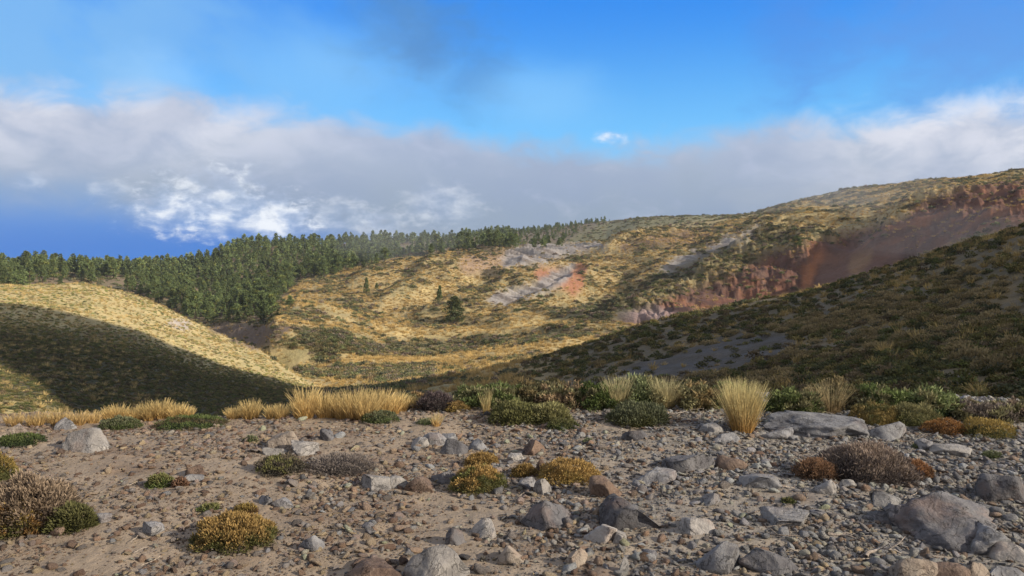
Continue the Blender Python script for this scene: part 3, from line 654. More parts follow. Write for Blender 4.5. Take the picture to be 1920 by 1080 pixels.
keep = rng.uniform(size=len(a)) < np.clip(dens, 0, 1)
print('grass', keep.sum())
a, d, xy, lefth, rgt = a[keep], d[keep], xy[keep], lefth[keep], rgt[keep]; n = len(a)
rgtn = (rgt > .5)[:, None]
sz = rng.uniform(.45, 1.05, n) * np.where(lefth > .5, .6, 1) * np.where(d < 30, .7, 1) * np.where(rgt > .5, .72, 1)
scl = np.stack([sz * 1.1, sz * 1.1, sz * rng.uniform(.5, 1.0, n)], -1)
tint = np.array((.50, .375, .17)) * rng.uniform(.65, 1.25, (n, 1)) * (1, .98, .95)
tint = np.where((lefth > .5)[:, None], np.array((.52, .405, .195)) * rng.uniform(.7, 1.2, (n, 1)), tint)
tint = np.where(rgtn, np.array((.46, .345, .145)) * rng.uniform(.65, 1.2, (n, 1)), tint)
hg = scatter('hill_grass', np.c_[xy, samp(a, d) - .03], np.stack([rng.normal(size=n) * .08, rng.normal(size=n) * .08, rng.uniform(0, 6.28, n)], -1), scl, rng.integers(0, 5, n), tint, gv)
tag(hg, 'golden dry grass spread over the sunlit slopes', 'grass', kind='stuff')

# ------------------------------------------------------------------ pines
def pine_meshes(seed, h=8.0, rad=2.1, n_cl=80, n_leaf=26, leaf=.55, base=.18, conical=.5, lowpoly=False, tone0=(.125, .16, .06)):
    r = np.random.default_rng(seed); P = []
    t0 = h * base
    for i in range(n_cl):
        f = r.uniform(0, 1) ** .8
        prof = (math.sin(math.pi * min(1, .18 + .82 * (1 - f)) * .62 + .0)) * (1 - conical * f * .75) * (1 if f < .93 else .6)
        rr = rad * prof * math.sqrt(r.uniform(.08, 1)) * (1 + .25 * math.sin(3 * f * 6 + seed)); th = r.uniform(0, 2 * math.pi)
        P.append((rr * math.cos(th), rr * math.sin(th), t0 + (h * .97 - t0) * f + r.normal() * .12))
    P = np.array(P); n = n_cl * n_leaf
    cpos = np.repeat(P, n_leaf, 0); d = unit(r.normal(size=(n, 3)) + np.array((0, 0, .25)))
    off = d * r.uniform(.1, 1, (n, 1)) * rad * .30 * np.array((1, 1, .72))
    base_p = cpos + off * .6
    tone_c = np.repeat(r.uniform(.6, 1.4, (n_cl, 1)), n_leaf, 0) * r.uniform(.75, 1.25, (n, 1))
    c = np.array(tone0) * tone_c; yel = np.repeat(r.uniform(size=(n_cl, 1)) < .18, n_leaf, 0); c = np.where(yel, c * (1.5, 1.25, .9), c)
    a = sprigs(r, base_p, d, leaf * r.uniform(.6, 1.3, n), leaf * .28, c * .8, c * 1.15)
    # trunk with limbs
    tv, tf, tcl = [], [], []
    def tube(p0, p1, r0, r1, k=6):
        p0 = np.array(p0); p1 = np.array(p1); e = unit((p1 - p0)[None])[0]; u_ = unit(np.cross(e, (.3, 1, .2))[None])[0]; v_ = np.cross(e, u_); o = len(tv)
        for q_, rr in ((p0, r0), (p1, r1)):
            for i in range(k): an = 2 * math.pi * i / k; tv.append(q_ + (u_ * math.cos(an) + v_ * math.sin(an)) * rr)
        for i in range(k): tf.append((o + i, o + (i + 1) % k, o + k + (i + 1) % k, o + k + i))
    bend = r.normal(size=2) * .12; pts = [(bend[0] * math.sin(z_), bend[1] * math.sin(z_ * 1.3), z_ * h * .92) for z_ in np.linspace(-.02, 1, 7)]
    for i in range(6): tube(pts[i], pts[i + 1], .16 * h / 8 * (1 - i / 6.5) + .02, .16 * h / 8 * (1 - (i + 1) / 6.5) + .02)
    for j in range(0 if lowpoly else 14):
        q_ = P[r.integers(0, n_cl)]; zz = max(t0 * .8, q_[2] - .5); tube((0, 0, zz), q_, .05, .015, 4)
    return a, (np.array(tv), np.array(tf))
PINE = []
for i in range(9):
    h = 8.0; a, tk = pine_meshes(300 + i, h, [2.0, 2.4, 1.8, 2.6, 2.1, 1.6, 2.3, 2.0, 2.7][i], 80, 34, .42, .16, [.5, .3, .7, .2, .5, .8, .35, .6, .25][i])
    PINE.append((mesh_np('pine_crown_%d' % i, a[0], a[1], M_LEAF, a[2]), mesh_np('pine_trunk_%d' % i, tk[0], tk[1], M_BARK)))
_a, _t = pine_meshes(333, 8.0, 3.0, 150, 34, .42, .06, .45, False, (.11, .13, .05)); PINE.append((mesh_np('pine_crown_dark', _a[0], _a[1], M_LEAF, _a[2]), mesh_np('pine_trunk_dark', _t[0], _t[1], M_BARK)))
FARP = []
M_FARP = leaf_mat('far_pine', attr='INSTANCER')
for i in range(5):
    a, tk = pine_meshes(340 + i, 8.0, [2.0, 2.4, 1.8, 2.2, 1.7][i], 34, 14, .85, .12, .5, True)
    v, f, c = join((a[0], a[1], a[2]), (tk[0], tk[1], np.tile((.09, .065, .05), (len(tk[0]), 1)))); FARP.append(mesh_np('far_pine_%d' % i, v, f, M_FARP, c))
def add_pine(x, y, z, s, k, label, group=None, rz=0, wide=1.0, cat='pine tree', name='pine_tree'):
    e = empty(name, (x, y, z - .1), rz); e.scale = (s * wide, s * wide, s); tag(e, label, cat, group)
    for nm, me in (('crown', PINE[k][0]), ('trunk', PINE[k][1])): link(bpy.data.objects.new(nm, me), e)
    return e
# wood: spaced random positions inside the forest outline
a, d = candidates(30000, -40, 10, 175, 900)
xy = place(a, d); pxx, pyy = project(xy[:, 0], xy[:, 1], samp(a, d)); 
wob = 14 * pn(xy[:, 0] / 12, xy[:, 1] / 12)
inside = inpoly(pxx + wob, pyy + wob * .6, forest_poly) | ((a < -33) & (d > 240) & (d < 440))
gap = fbm(xy[:, 0] / 18 + 2, xy[:, 1] / 18, 3) > .30
gapc = inpoly(pxx, pyy, [(175, 550), (195, 528), (250, 520), (265, 530), (230, 552)]) | inpoly(pxx, pyy, [(720, 482), (740, 462), (860, 455), (930, 452), (930, 462), (840, 468)])
gapp = (d > 560) & (pyy > 446) & (pxx > 640)
ok = inside & ~gap & ~gapc & ~gapp & (samp(a, d, VIS) < 9.0 / d)
a, d, xy = a[ok], d[ok], xy[ok]
order = np.argsort(rng.uniform(size=len(a))); kept = []; cell = {}
for i in order:
    sp = 3.1 if d[i] < 450 else 5.5
    cx_, cy_ = int(xy[i, 0] // 6), int(xy[i, 1] // 6); good = True
    for u_ in (-1, 0, 1):
        for v_ in (-1, 0, 1):
            for j in cell.get((cx_ + u_, cy_ + v_), ()):
                if (xy[i, 0] - xy[j, 0]) ** 2 + (xy[i, 1] - xy[j, 1]) ** 2 < sp * sp: good = False
    if good: kept.append(i); cell.setdefault((cx_, cy_), []).append(i)
kept = np.array(kept); kept = kept[(a[kept] < -1) | (rng.uniform(size=len(kept)) < 1 - .09 * (a[kept] + 1))]; kept = kept[np.argsort(d[kept])]
visd = np.array([i for i in kept if samp(a[i:i+1], d[i:i+1], VIS)[0] < 5.5 / d[i] and abs(a[i]) < 34.8])
indiv = list(visd[:290]); rest = [i for i in kept if i not in set(indiv)]
print('pines', len(indiv), 'rest', len(rest))
def pine_label(x, y, z, s):
    px_, py_ = project(x, y, z); place_ = 'left end' if px_ < 200 else 'middle' if px_ < 400 else 'right end'; size_ = 'small' if s < .75 else 'tall'
    row_ = 'upper edge' if py_ < 500 else 'heart' if py_ < 560 else 'lowest rank'
    t_ = '%s pine in the %s of the hillside wood, %s' % (size_, row_, place_); return t_, '%s pines, %s, %s' % (size_, row_, place_)
for n_, i in enumerate(indiv):
    s = .42 + .6 * rng.uniform() ** 1.2
    add_pine(xy[i, 0], xy[i, 1], float(samp(a[i], d[i])), s, int(rng.integers(0, 9)), *pine_label(xy[i, 0], xy[i, 1], float(samp(a[i], d[i])), s), rng.uniform(0, 6.28), rng.uniform(.9, 1.35))
ri = np.array(rest); n = len(ri); s = (.4 + .62 * rng.uniform(size=n) ** 1.3) * np.where(a[ri] > 0, .72, 1.0)
fp = scatter('far_wood', np.c_[xy[ri], samp(a[ri], d[ri]) - .1], np.c_[np.zeros(n), np.zeros(n), rng.uniform(0, 6.28, n)], np.c_[s, s, s], rng.integers(0, 5, n), np.ones((n, 3)) * rng.uniform(.75, 1.2, (n, 1)), FARP)
tag(fp, 'farther pines merging into one dark wood along the skyline', 'wood', kind='stuff')
# trees that stand alone: photo column, distance, height in photo rows
def lone(px, d, rows, k, label, wide=1.0, name='pine_tree', cat='pine tree', sink=0):
    az_ = math.degrees(math.atan((px - CX) / F)); z = float(samp(az_, d)); h = rows / F * d * math.cos(R(az_)) / .97
    return add_pine(d * math.sin(R(az_)), d * math.cos(R(az_)), z - sink, h / 8.0, k, label, None, rng.uniform(0, 6), wide, cat, name)
lone(852, 194, 47, 9, 'dark full pine standing alone in the hollow in the middle of the valley', 1.15)
lone(824, 222, 36, 5, 'narrow pine beside the small rock step above the lone dark pine', .9)
lone(687, 246, 30, 2, 'small slender pine alone on the open slope, casting a shadow to its left', .85)
lone(706, 250, 14, 6, 'tiny brownish pine just right of the slender pine on the open slope', 1.0)
lone(306, 160, 44, 5, 'yellowish narrow pine at the right end of the sunlit left hill', .8, sink=.5)
lone(366, 176, 36, 2, 'olive conical pine beside the pale rock at the gully mouth', 1.0, sink=0)
lone(543, 232, 26, 6, 'small round pine on the slope just right of the wood edge', 1.2)
lone(538, 283, 32, 5, 'slim dark pine at the right edge of the wood', .9)
lone(563, 300, 26, 3, 'bushy pine at the top right corner of the lower wood', 1.3)
lone(1493, 205, 22, 8, 'small green tree clinging to the red gully side', 1.5)
lone(1020, 345, 16, 6, 'bushy pine at the end of the tree row above the grey scree', 1.6)
lone(-2, 40, 40, 8, 'dark green young pine cut off by the left edge of the photo', 1.7)

# ------------------------------------------------------------------ pale cushion bushes on the shaded hill
CUSH = []
for i in range(6):
    a_, core = cushion(400 + i, .5, .5, .38, 420, .12, .022, (.13, .12, .06), (.33, .25, .12), .75, .5, .25)
    f4 = np.concatenate([core[1], core[1][:, 2:3]], 1)
    CUSH.append((mesh_np('bush_foliage_%d' % i, a_[0], a_[1], M_LEAF, a_[2]), mesh_np('bush_core_%d' % i, core[0], core[1], M_LEAF, core[2])))
a, d = candidates(2600, 3, 34.5, 24, 85); xy = place(a, d); pxx, pyy = project(xy[:, 0], xy[:, 1], samp(a, d))
wgt = sstep(a, 5, 20) * (1 - .85 * samp(a, d, MASK['ashnear'])) * np.clip(.4 + 1.2 * fbm(xy[:, 0] / 9, xy[:, 1] / 9, 2), .05, 1)
ok = (rng.uniform(size=len(a)) < wgt) & (samp(a, d, VIS) < .002) & (pyy < 735)
ii = np.where(ok)[0]; ii = ii[np.argsort(d[ii])][:260]
for i in ii:
    k = int(rng.integers(0, 6)); s = rng.uniform(.55, 1.25)
    e = empty('cushion_bush', (xy[i, 0], xy[i, 1], float(samp(a[i], d[i])) - .05), rng.uniform(0, 6.28)); e.scale = (s * rng.uniform(.9, 1.4), s, s * rng.uniform(.7, 1))
    w1 = 'lower' if pyy[i] > 640 else 'upper'; w2 = 'left' if pxx[i] < 1450 else 'middle' if pxx[i] < 1700 else 'right'; w3 = 'large' if s > .9 else 'small'
    tag(e, '%s straw coloured rounded bush on the shaded right hillside, %s %s part' % (w3, w1, w2), 'bush', '%s pale bushes, %s %s of the shaded hillside' % (w3, w1, w2))
    link(bpy.data.objects.new('foliage', CUSH[k][0]), e); link(bpy.data.objects.new('stem_core', CUSH[k][1]), e)

# ------------------------------------------------------------------ near plateau: gravel
def pebble_meshes(n, sub, seed, flat=.65):
    out = []
    for i in range(n):
        v, f = rock_shape(seed + i, 1 if i % 2 else 2, 8, .05); v = v * np.array((1, rng.uniform(.55, .95), rng.uniform(.35, .7))) ; out.append(mesh_np('stone_%d' % (seed + i), v, f, M_STONES))
    return out
PEB = pebble_meshes(14, 2, 500)
pal_l = np.array([(.30, .20, .14), (.22, .15, .11), (.36, .27, .19), (.26, .23, .21), (.17, .11, .08), (.40, .31, .20), (.33, .25, .21), (.20, .17, .15)])
pal_r = np.array([(.24, .235, .235), (.19, .185, .19), (.33, .31, .28), (.28, .265, .25), (.16, .14, .13), (.38, .35, .28), (.22, .16, .12), (.27, .255, .26)])
def gravel(n, smin, smax, p=2.5, d0=2.7, d1=10.4):
    d = 1 / rng.uniform(1 / d1, 1 / d0, n) if False else np.sqrt(rng.uniform(d0 * d0, d1 * d1, n)); a = rng.uniform(-38, 38, n); xy = place(a, d)
    lim = np.interp(a, [-38, 0, 38], [9.2, 8.1, 10.4]); 
    den = .5 + .9 * fbm(xy[:, 0] / .7, xy[:, 1] / .7, 3) + .12 * np.clip(xy[:, 0], -1, 3)
    k = (d < lim) & (rng.uniform(size=n) < np.clip(den, .12, 1)); a, d, xy = a[k], d[k], xy[k]; n = len(a)
    s = smin * (smax / smin) ** (rng.uniform(0, 1, n) ** p); wr = sstep(xy[:, 0] + rng.normal(size=n) * 1.2, -1.5, 2.0) > rng.uniform(size=n)
    t_ = np.where(wr[:, None], pal_r[rng.integers(0, 8, n)], pal_l[rng.integers(0, 8, n)]) * rng.uniform(.75, 1.35, (n, 1)) * 1.1
    pz = ground_z(xy[:, 0], xy[:, 1]) + s * .15
    return np.c_[xy, pz], np.c_[rng.normal(size=(n, 2)) * .35, rng.uniform(0, 6.28, n)], np.stack([s, s, s], -1), rng.integers(0, 14, n), t_
G1 = gravel(210000, .004, .011, 1.5); G2 = gravel(95000, .009, .042, 1.9)
gr = scatter('gravel', *[np.concatenate([u_, v_]) for u_, v_ in zip(G1, G2)], PEB)
G3 = gravel(16000, .020, .062, 1.3); k3 = rng.uniform(size=len(G3[0])) < np.clip(.52 + .13 * G3[0][:, 0] + .5 * fbm(G3[0][:, 0] / .6, G3[0][:, 1] / .6, 2), .05, .8)
G3 = [g_[k3] for g_ in G3]; G3[4] = np.clip(G3[4] * 1.25, 0, .45); print('rubble', k3.sum())
tag(scatter('rubble', *G3, PEB), 'angular grey and brown rubble strewn over the stony plateau', 'rubble', kind='stuff')
tag(gr, 'loose gravel and pebbles covering the stony plateau', 'gravel', kind='stuff')

# ------------------------------------------------------------------ rocks placed where the photo has them
TAKEN = []
def rock(px, py, wpx, hpx, mat, label, seed, name='rock', cuts=9, depth=.8, strata=0.0, rz=None, tilt=0.0, rough=.035, sub=4):
    x, y, z, k = pix_ground(px, py); wd = wpx / F * y / 2 * 1.12; ht = hpx / F * y
    v, f = rock_shape(seed, sub, cuts, rough, strata); r = random.Random(seed)
    v = v - (v.max(0) + v.min(0)) / 2; v = v / (v.max(0) - v.min(0)) * 2
    v[:, 2] = np.where(v[:, 2] < 0, v[:, 2] * .6, v[:, 2])
    v = v * np.array((wd, wd * depth, ht * .92))
    if tilt: c_, s_ = math.cos(tilt), math.sin(tilt); v = np.stack([v[:, 0] * c_ - v[:, 2] * s_, v[:, 1], v[:, 0] * s_ + v[:, 2] * c_], -1)
    me = mesh_np(name, v, f, M_ROCK[mat]); o = link(bpy.data.objects.new(name, me)); yy = y + wd * depth * .5
    o.location = (x * yy / y, yy, float(ground_z(x, yy)) - ht * .03); o.rotation_euler = (0, 0, 0 if rz is None else rz)
    TAKEN.append((x, yy, wd)); return tag(o, label, 'rock')
ROCKS = [
 (165, 846, 88, 44, 'pale', 'pale pinkish grey boulder with a dark left face behind the flat stones at far left', 11, 8, .8),
 (28, 826, 78, 34, 'tan', 'pinkish boulder cut by the left edge of the photo at the plateau rim', 12, 8, .8),
 (125, 806, 40, 24, 'grey', 'grey slanting stone just behind the pale pinkish boulder', 13, 9, .8),
 (367, 893, 36, 24, 'brown', 'round brown stone resting on a flat grey one right of the small green shrub', 14, 5, .9),
 (363, 901, 42, 12, 'grey', 'flat grey stone under the round brown stone', 15, 6, .8),
 (535, 842, 62, 38, 'tan', 'pinkish brown boulder left of the white flat stone near the rim', 16, 8, .8),
 (514, 854, 42, 14, 'pale', 'small white flat stone below the pinkish brown boulder', 17, 8, .8),
 (572, 852, 50, 26, 'pale', 'pale grey lump between the white flat stone and the dry twiggy bush', 18, 9, .8),
 (613, 826, 26, 24, 'dark', 'dark rounded stone standing near the rim left of centre', 19, 7, .8),
 (852, 851, 48, 30, 'dark', 'dark grey wedge of stone in the middle distance left of centre', 20, 7, .8),
 (784, 838, 38, 18, 'pale', 'pale flat stone left of the pair of blue grey stones', 21, 8, .8),
 (815, 832, 46, 22, 'grey', 'blue grey stone of the pair behind the dark wedge', 22, 8, .8),
 (838, 830, 36, 18, 'grey', 'smaller blue grey stone touching the pair behind the dark wedge', 23, 8, .8),
 (895, 843, 36, 20, 'grey', 'grey slab stone just right of the dark wedge', 24, 8, .8),
 (707, 918, 64, 26, 'pale', 'pale flat stone at the right end of the dry twiggy bush', 25, 9, .8),
 (745, 914, 40, 22, 'pale', 'light grey stone right of the pale flat stone by the twiggy bush', 26, 8, .8),
 (787, 920, 56, 30, 'brown', 'dark brown rounded rock left of the orange topped cushion', 27, 6, .8),
 (837, 905, 52, 24, 'dark', 'dark grey rock tucked against the left side of the orange topped cushion', 28, 8, .8),
 (1000, 852, 46, 30, 'brown', 'rusty brown rock above the pair of orange cushions', 29, 9, .8),
 (970, 864, 36, 16, 'pale', 'small whitish stone left of the rusty brown rock', 30, 8, .8),
 (1018, 926, 34, 32, 'pale', 'upright pale grey stone in front of the wide orange cushion', 31, 8, .8),
 (990, 918, 36, 22, 'grey', 'grey stone leaning on the upright pale stone', 32, 8, .8),
 (1016, 887, 26, 26, 'brown', 'reddish brown lump between the two orange cushions', 33, 7, .8),
 (1139, 930, 66, 40, 'brown', 'rough dark brown rock right of the wide orange cushion', 34, 6, .8),
 (1028, 987, 98, 46, 'dark', 'large dark grey rock in the middle of the foreground', 35, 9, .8),
 (1182, 988, 112, 54, 'dark', 'large brownish rock with a lighter top right of the dark grey one', 36, 8, .8),
 (908, 1006, 46, 34, 'pale', 'mauve tinted pale rock above the dark pointed stone', 37, 8, .8),
 (858, 1020, 42, 34, 'dark', 'small dark pointed stone left of the mauve tinted rock', 38, 6, .8),
 (1125, 1016, 64, 36, 'pale', 'cream coloured rock in front of the large brownish rock', 39, 8, .8),
 (1161, 1016, 32, 20, 'pale', 'small cream stone touching the right of the cream coloured rock', 40, 8, .8),
 (1082, 1060, 38, 32, 'tan', 'greenish tan stone low in the middle foreground', 41, 8, .8),
 (958, 1056, 50, 34, 'tan', 'tan wedge shaped stone below the mauve tinted rock', 42, 6, .8),
 (818, 1092, 124, 62, 'pale', 'big whitish grey rock at the bottom edge left of centre', 43, 8, .8),
 (712, 1100, 120, 44, 'brown', 'brown crumbly rock heap at the bottom edge left of the whitish rock', 44, 12, .8),
 (1170, 1072, 24, 30, 'grey', 'small upright blue grey stone at the bottom right of centre', 45, 8, .8),
 (1348, 1072, 80, 60, 'grey', 'blocky blue grey rock with a rusty streak at the bottom right', 46, 6, .7),
 (1440, 1072, 112, 42, 'dark', 'long dark brown slab with a pale right end beside the blocky rock', 47, 7, .7),
 (1372, 878, 56, 26, 'brown', 'reddish brown rounded rock left of the heather like bush', 49, 6, .8),
 (1288, 882, 96, 36, 'dark', 'dark layered slab rock left of the reddish brown rock', 50, 9, .8),
 (1228, 905, 76, 26, 'grey', 'pale blue flat stone left of the dark layered slab', 51, 8, .8),
 (1190, 824, 46, 20, 'dark', 'dark round topped stone below the grey green shrub', 52, 6, .8),
 (1330, 812, 50, 18, 'grey', 'grey oval stone left of the tall golden tussock', 53, 6, .8),
 (1366, 830, 38, 18, 'grey', 'light grey stone directly below the tall golden tussock', 54, 8, .8),
 (1455, 822, 60, 20, 'grey', 'flat grey stone at the foot of the tall golden tussock', 55, 8, .8),
 (1333, 946, 46, 24, 'grey', 'rounded grey stone amid rubble at centre right', 56, 6, .8),
 (1425, 914, 72, 26, 'grey', 'grey angular stone left of the heather like bush', 57, 9, .8),
 (1548, 926, 46, 28, 'pale', 'cream grey stone at the front left foot of the heather like bush', 58, 9, .8),
 (1588, 914, 28, 16, 'pale', 'small cream stone at the front foot of the heather like bush', 59, 8, .8),
 (1668, 952, 70, 28, 'grey', 'blue grey cleft stone below the heather like bush', 60, 8, .8),
 (1478, 985, 82, 26, 'grey', 'pale blue shattered stone left of the big dark mound', 61, 10, .8),
 (1310, 1000, 66, 30, 'pale', 'small whitish stone heap at the right of the brownish rock', 62, 9, .8),
 (1872, 936, 96, 56, 'dark', 'dark layered rock with a pale cap near the right edge', 63, 8, .8),
 (1890, 1050, 80, 34, 'pale', 'light angular slab at the right edge below the mound', 64, 7, .8),
 (1712, 1092, 86, 54, 'tan', 'tan rounded rock at the bottom edge right of the bleached branch', 65, 6, .8),
 (1770, 1096, 76, 38, 'brown', 'dark brown rock with white specks at the bottom edge', 66, 6, .8),
 (1832, 1092, 50, 42, 'tan', 'narrow tan rock at the bottom edge near the right corner', 67, 7, .8),
 (1892, 1090, 90, 26, 'grey', 'pale grey slab in the bottom right corner', 68, 7, .8),
 (587, 1032, 46, 28, 'grey', 'pale blue angular stone right of the big orange olive cushion', 69, 9, .8),
 (285, 1004, 38, 26, 'grey', 'streaked grey stone left of the big orange olive cushion', 70, 8, .8),
 (196, 979, 32, 18, 'grey', 'small blue grey stone right of the large mixed bush at left', 71, 8, .8),
 (532, 951, 40, 18, 'grey', 'blue grey pair half in the sand above the big orange olive cushion', 72, 8, .8),
 (497, 946, 30, 18, 'grey', 'pale blue stone left of the half buried blue grey one', 73, 8, .8),
 (113, 1003, 28, 20, 'brown', 'small brown stone at the foot of the large mixed bush', 74, 6, .8),
 (1735, 372 + 471, 30, 22, 'grey', 'small grey split stone behind the heather like bush', 75, 7, .8),
 (1780, 852, 74, 16, 'pale', 'low flat pale slab right of the heather like bush', 76, 7, .8),
]
for (px, py, wp, hp, mt, lb, sd_, cu, dp) in ROCKS: rock(px, py, wp, hp, mt, lb, sd_, cuts=cu, depth=dp)
rock(1750, 1012, 225, 70, 'dark', 'big dark grey rock mound in the right foreground', 80, cuts=8, depth=.9, sub=5, rough=.085)
rock(1835, 1030, 130, 48, 'grey', 'lower grey shoulder of rock at the right side of the big dark mound', 81, cuts=12, depth=.9, sub=5, rough=.055)
rock(1530, 815, 178, 30, 'grey', 'large smooth layered slab of grey rock beside the tall golden tussock', 187, cuts=4, depth=.6, sub=5, rough=.045, strata=.05)
rock(1585, 815, 76, 26, 'grey', 'sloping grey slab at the right end of the large layered slab', 83, cuts=4, depth=.8, sub=4, rough=.03)
rock(1660, 822, 88, 30, 'grey', 'low layered slab below the yellowish bushes', 84, cuts=7, depth=.8, sub=4, rough=.03)
# stones one can count
SM = []
for i in range(16):
    v, f = rock_shape(700 + i, 3, 9, .05); v = v * np.array((1, rng.uniform(.6, .95), rng.uniform(.4, .7))); SM.append((v, f))
SMM = {(i, m_): mesh_np('stone', SM[i][0], SM[i][1], M_ROCK[m_]) for i in range(16) for m_ in M_ROCK}
tone_word = {'grey': 'blue grey', 'pale': 'whitish', 'dark': 'dark grey', 'brown': 'reddish brown', 'tan': 'tan'}
cnt = 0
while cnt < 290:
    a_ = rng.uniform(-35, 35); d_ = math.sqrt(rng.uniform(3.3 ** 2, 9.4 ** 2)); x, y = d_ * math.sin(R(a_)), d_ * math.cos(R(a_))
    if y > np.interp(a_, [-35, 0, 35], [6.8, 7.2, 7.8]): continue
    if rng.uniform() > np.clip(.35 + .16 * x + .6 * fbm(x / .8, y / .8, 2), .1, 1): continue
    s = .022 * (3.2 ** (rng.uniform() ** 1.6)) * (1.0 if x > -1 else .8)
    if any((x - u_) ** 2 + (y - v_) ** 2 < (s * .9 + w_ * .8) ** 2 for u_, v_, w_ in TAKEN): continue
    TAKEN.append((x, y, s)); mt = random.choices(['grey', 'pale', 'dark', 'brown', 'tan'], [5, 3, 2, 1.6, 1] if x > -.3 else [1.5, 1.5, 1, 3, 3])[0]
    o = link(bpy.data.objects.new('stone', SMM[(int(rng.integers(0, 16)), mt)])); o.location = (x, y, float(ground_z(x, y)) + s * .22); o.scale = (s, s, s)
    o.rotation_euler = (rng.normal() * .25, rng.normal() * .25, rng.uniform(0, 6.28)); cnt += 1
    side_ = ('left' if a_ < -12 else 'middle' if a_ < 12 else 'right'); dep_ = 'front' if y < 5 else 'back'
    tag(o, '%s fist sized stone lying in the rubble, %s part of the plateau, %s rows' % (tone_word[mt], side_, dep_), 'stone', 'fist sized %s stones, %s %s' % (tone_word[mt], side_, dep_))

# ------------------------------------------------------------------ plants of the plateau
OLIVE = (.12, .12, .04); OLIVE2 = (.16, .155, .06); ORANGE = (.36, .235, .085); OCHRE = (.33, .235, .075); GREY = (.20, .18, .15); GREEN = (.11, .14, .045); SAGE = (.19, .20, .11); PINK = (.36, .21, .155); DKG = (.045, .065, .025); BROWN = (.16, .085, .05)
def plant(px, py, wpx, hpx, low, top, label, seed, n=5200, leaf=.020, wid=.0032, amt=.5, name='cushion_shrub', cat='shrub', depth=.8, patch=None, tw=0, twc=(.15, .11, .08), spread=.5, lump=.2, fw=1.0):
    x, y, z, k = pix_ground(px, py); rx = wpx / F * y / 2; rz = hpx / F * y * (.80 if name == 'rim_shrub' else .88); ry = rx * depth; yc = y + ry * .7; x = x * yc / y
    e = empty(name, (x, yc, float(ground_z(x, yc)) - .01)); tag(e, label, cat)
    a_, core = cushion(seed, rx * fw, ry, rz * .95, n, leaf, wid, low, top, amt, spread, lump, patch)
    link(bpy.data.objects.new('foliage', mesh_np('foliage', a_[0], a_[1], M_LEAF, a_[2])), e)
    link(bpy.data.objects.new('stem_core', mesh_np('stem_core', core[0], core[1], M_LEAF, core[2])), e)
    if tw: v, f, c = twigs(seed + 1, rx, ry, rz * 1.05, tw, .0016, twc); link(bpy.data.objects.new('twigs', mesh_np('twigs', v, f, M_TWIG, c)), e)
    TAKEN.append((x, yc, rx)); return e
plant(440, 1030, 162, 58, OLIVE, ORANGE, 'big round cushion shrub, olive below with an orange top, in the left foreground', 21, 9000, amt=.55)
plant(898, 925, 112, 50, OLIVE2, ORANGE, 'cushion shrub with orange top and green left side in the centre', 22, 5200, amt=.7, patch=OLIVE)
plant(1068, 908, 118, 42, OCHRE, ORANGE, 'wide golden orange cushion shrub right of the reddish brown lump', 23, 5200, amt=.6)
plant(903, 876, 64, 26, OCHRE, ORANGE, 'small orange cushion above the one with the green side', 24, 2600, amt=.8)
plant(985, 894, 50, 24, OCHRE, ORANGE, 'small ochre tuft left of the reddish brown lump', 25, 1800, amt=.6)
plant(972, 797, 120, 46, OLIVE, OLIVE2, 'tall olive green cushion shrub in the centre near the rim', 26, 5200, leaf=.03, wid=.004, amt=.6)
plant(1032, 795, 80, 44, OLIVE2, (.27, .25, .11), 'lighter yellow green shrub joined to the right of the tall olive one', 27, 3600, leaf=.03, wid=.004, amt=.6)
plant(1195, 802, 124, 44, OLIVE, SAGE, 'rounded grey green shrub standing between driftwood and dark stones', 28, 5600, leaf=.03, wid=.004, amt=.7)
plant(1055, 806, 62, 18, GREEN, OLIVE2, 'low green mat in front of the yellow green shrub', 29, 1800)
plant(1622, 905, 196, 74, (.15, .12, .11), (.48, .37, .29), 'large dry heather like bush, grey with pinkish tips, in the right foreground', 30, 12000, leaf=.028, wid=.0034, amt=.32, tw=700, twc=(.14, .115, .10), spread=.45)
plant(1530, 900, 84, 42, (.13, .08, .05), (.32, .19, .11), 'rusty brown low bush joined to the left of the heather like bush', 31, 4200, amt=.5)
plant(1712, 902, 74, 40, (.14, .08, .045), (.36, .19, .09), 'rusty orange low bush joined to the right of the heather like bush', 32, 3600, amt=.6)
plant(1708, 802, 110, 44, OLIVE, (.22, .20, .09), 'olive grey cushion between the yellow bush and the rusty one', 33, 4200, leaf=.025, amt=.6)
plant(1640, 800, 104, 44, OCHRE, (.30, .22, .08), 'sloping yellow ochre bush behind the low layered slab', 34, 4200, leaf=.025, amt=.6, patch=OLIVE2)
plant(1772, 818, 92, 30, (.17, .09, .035), (.34, .17, .06), 'rusty orange cushion left of the olive ochre one near the right edge', 35, 3200, amt=.6)
plant(1850, 822, 108, 36, OLIVE, OCHRE, 'olive ochre cushion farthest right of the row of low bushes', 36, 4000, amt=.6)
plant(528, 892, 100, 36, (.06, .055, .04), (.11, .09, .06), 'dark twiggy bush with an ochre green top left of the grey twiggy bush', 37, 2600, amt=.4, tw=700, twc=(.10, .08, .07), patch=OLIVE2)
plant(640, 893, 140, 36, (.10, .085, .075), (.16, .135, .12), 'grey dry twiggy bush spreading over pale stones', 38, 1600, amt=.4, tw=1500, twc=(.20, .165, .145))
plant(300, 914, 48, 26, GREEN, OLIVE2, 'small green shrub beside a brown lump in the left foreground', 39, 2000)
plant(338, 912, 26, 18, BROWN, (.2, .12, .08), 'small brown dead tuft right of the small green shrub', 40, 900)
plant(226, 806, 78, 24, GREEN, SAGE, 'pale green mat shrub on the rim at left', 41, 2600, amt=.5)
plant(358, 806, 142, 26, DKG, GREEN, 'long dark green mat shrub on the rim', 42, 4200, amt=.6, patch=(.10, .08, .04))
plant(38, 838, 92, 20, DKG, GREEN, 'dark green mat at the left edge in front of the pinkish boulder', 43, 2600)
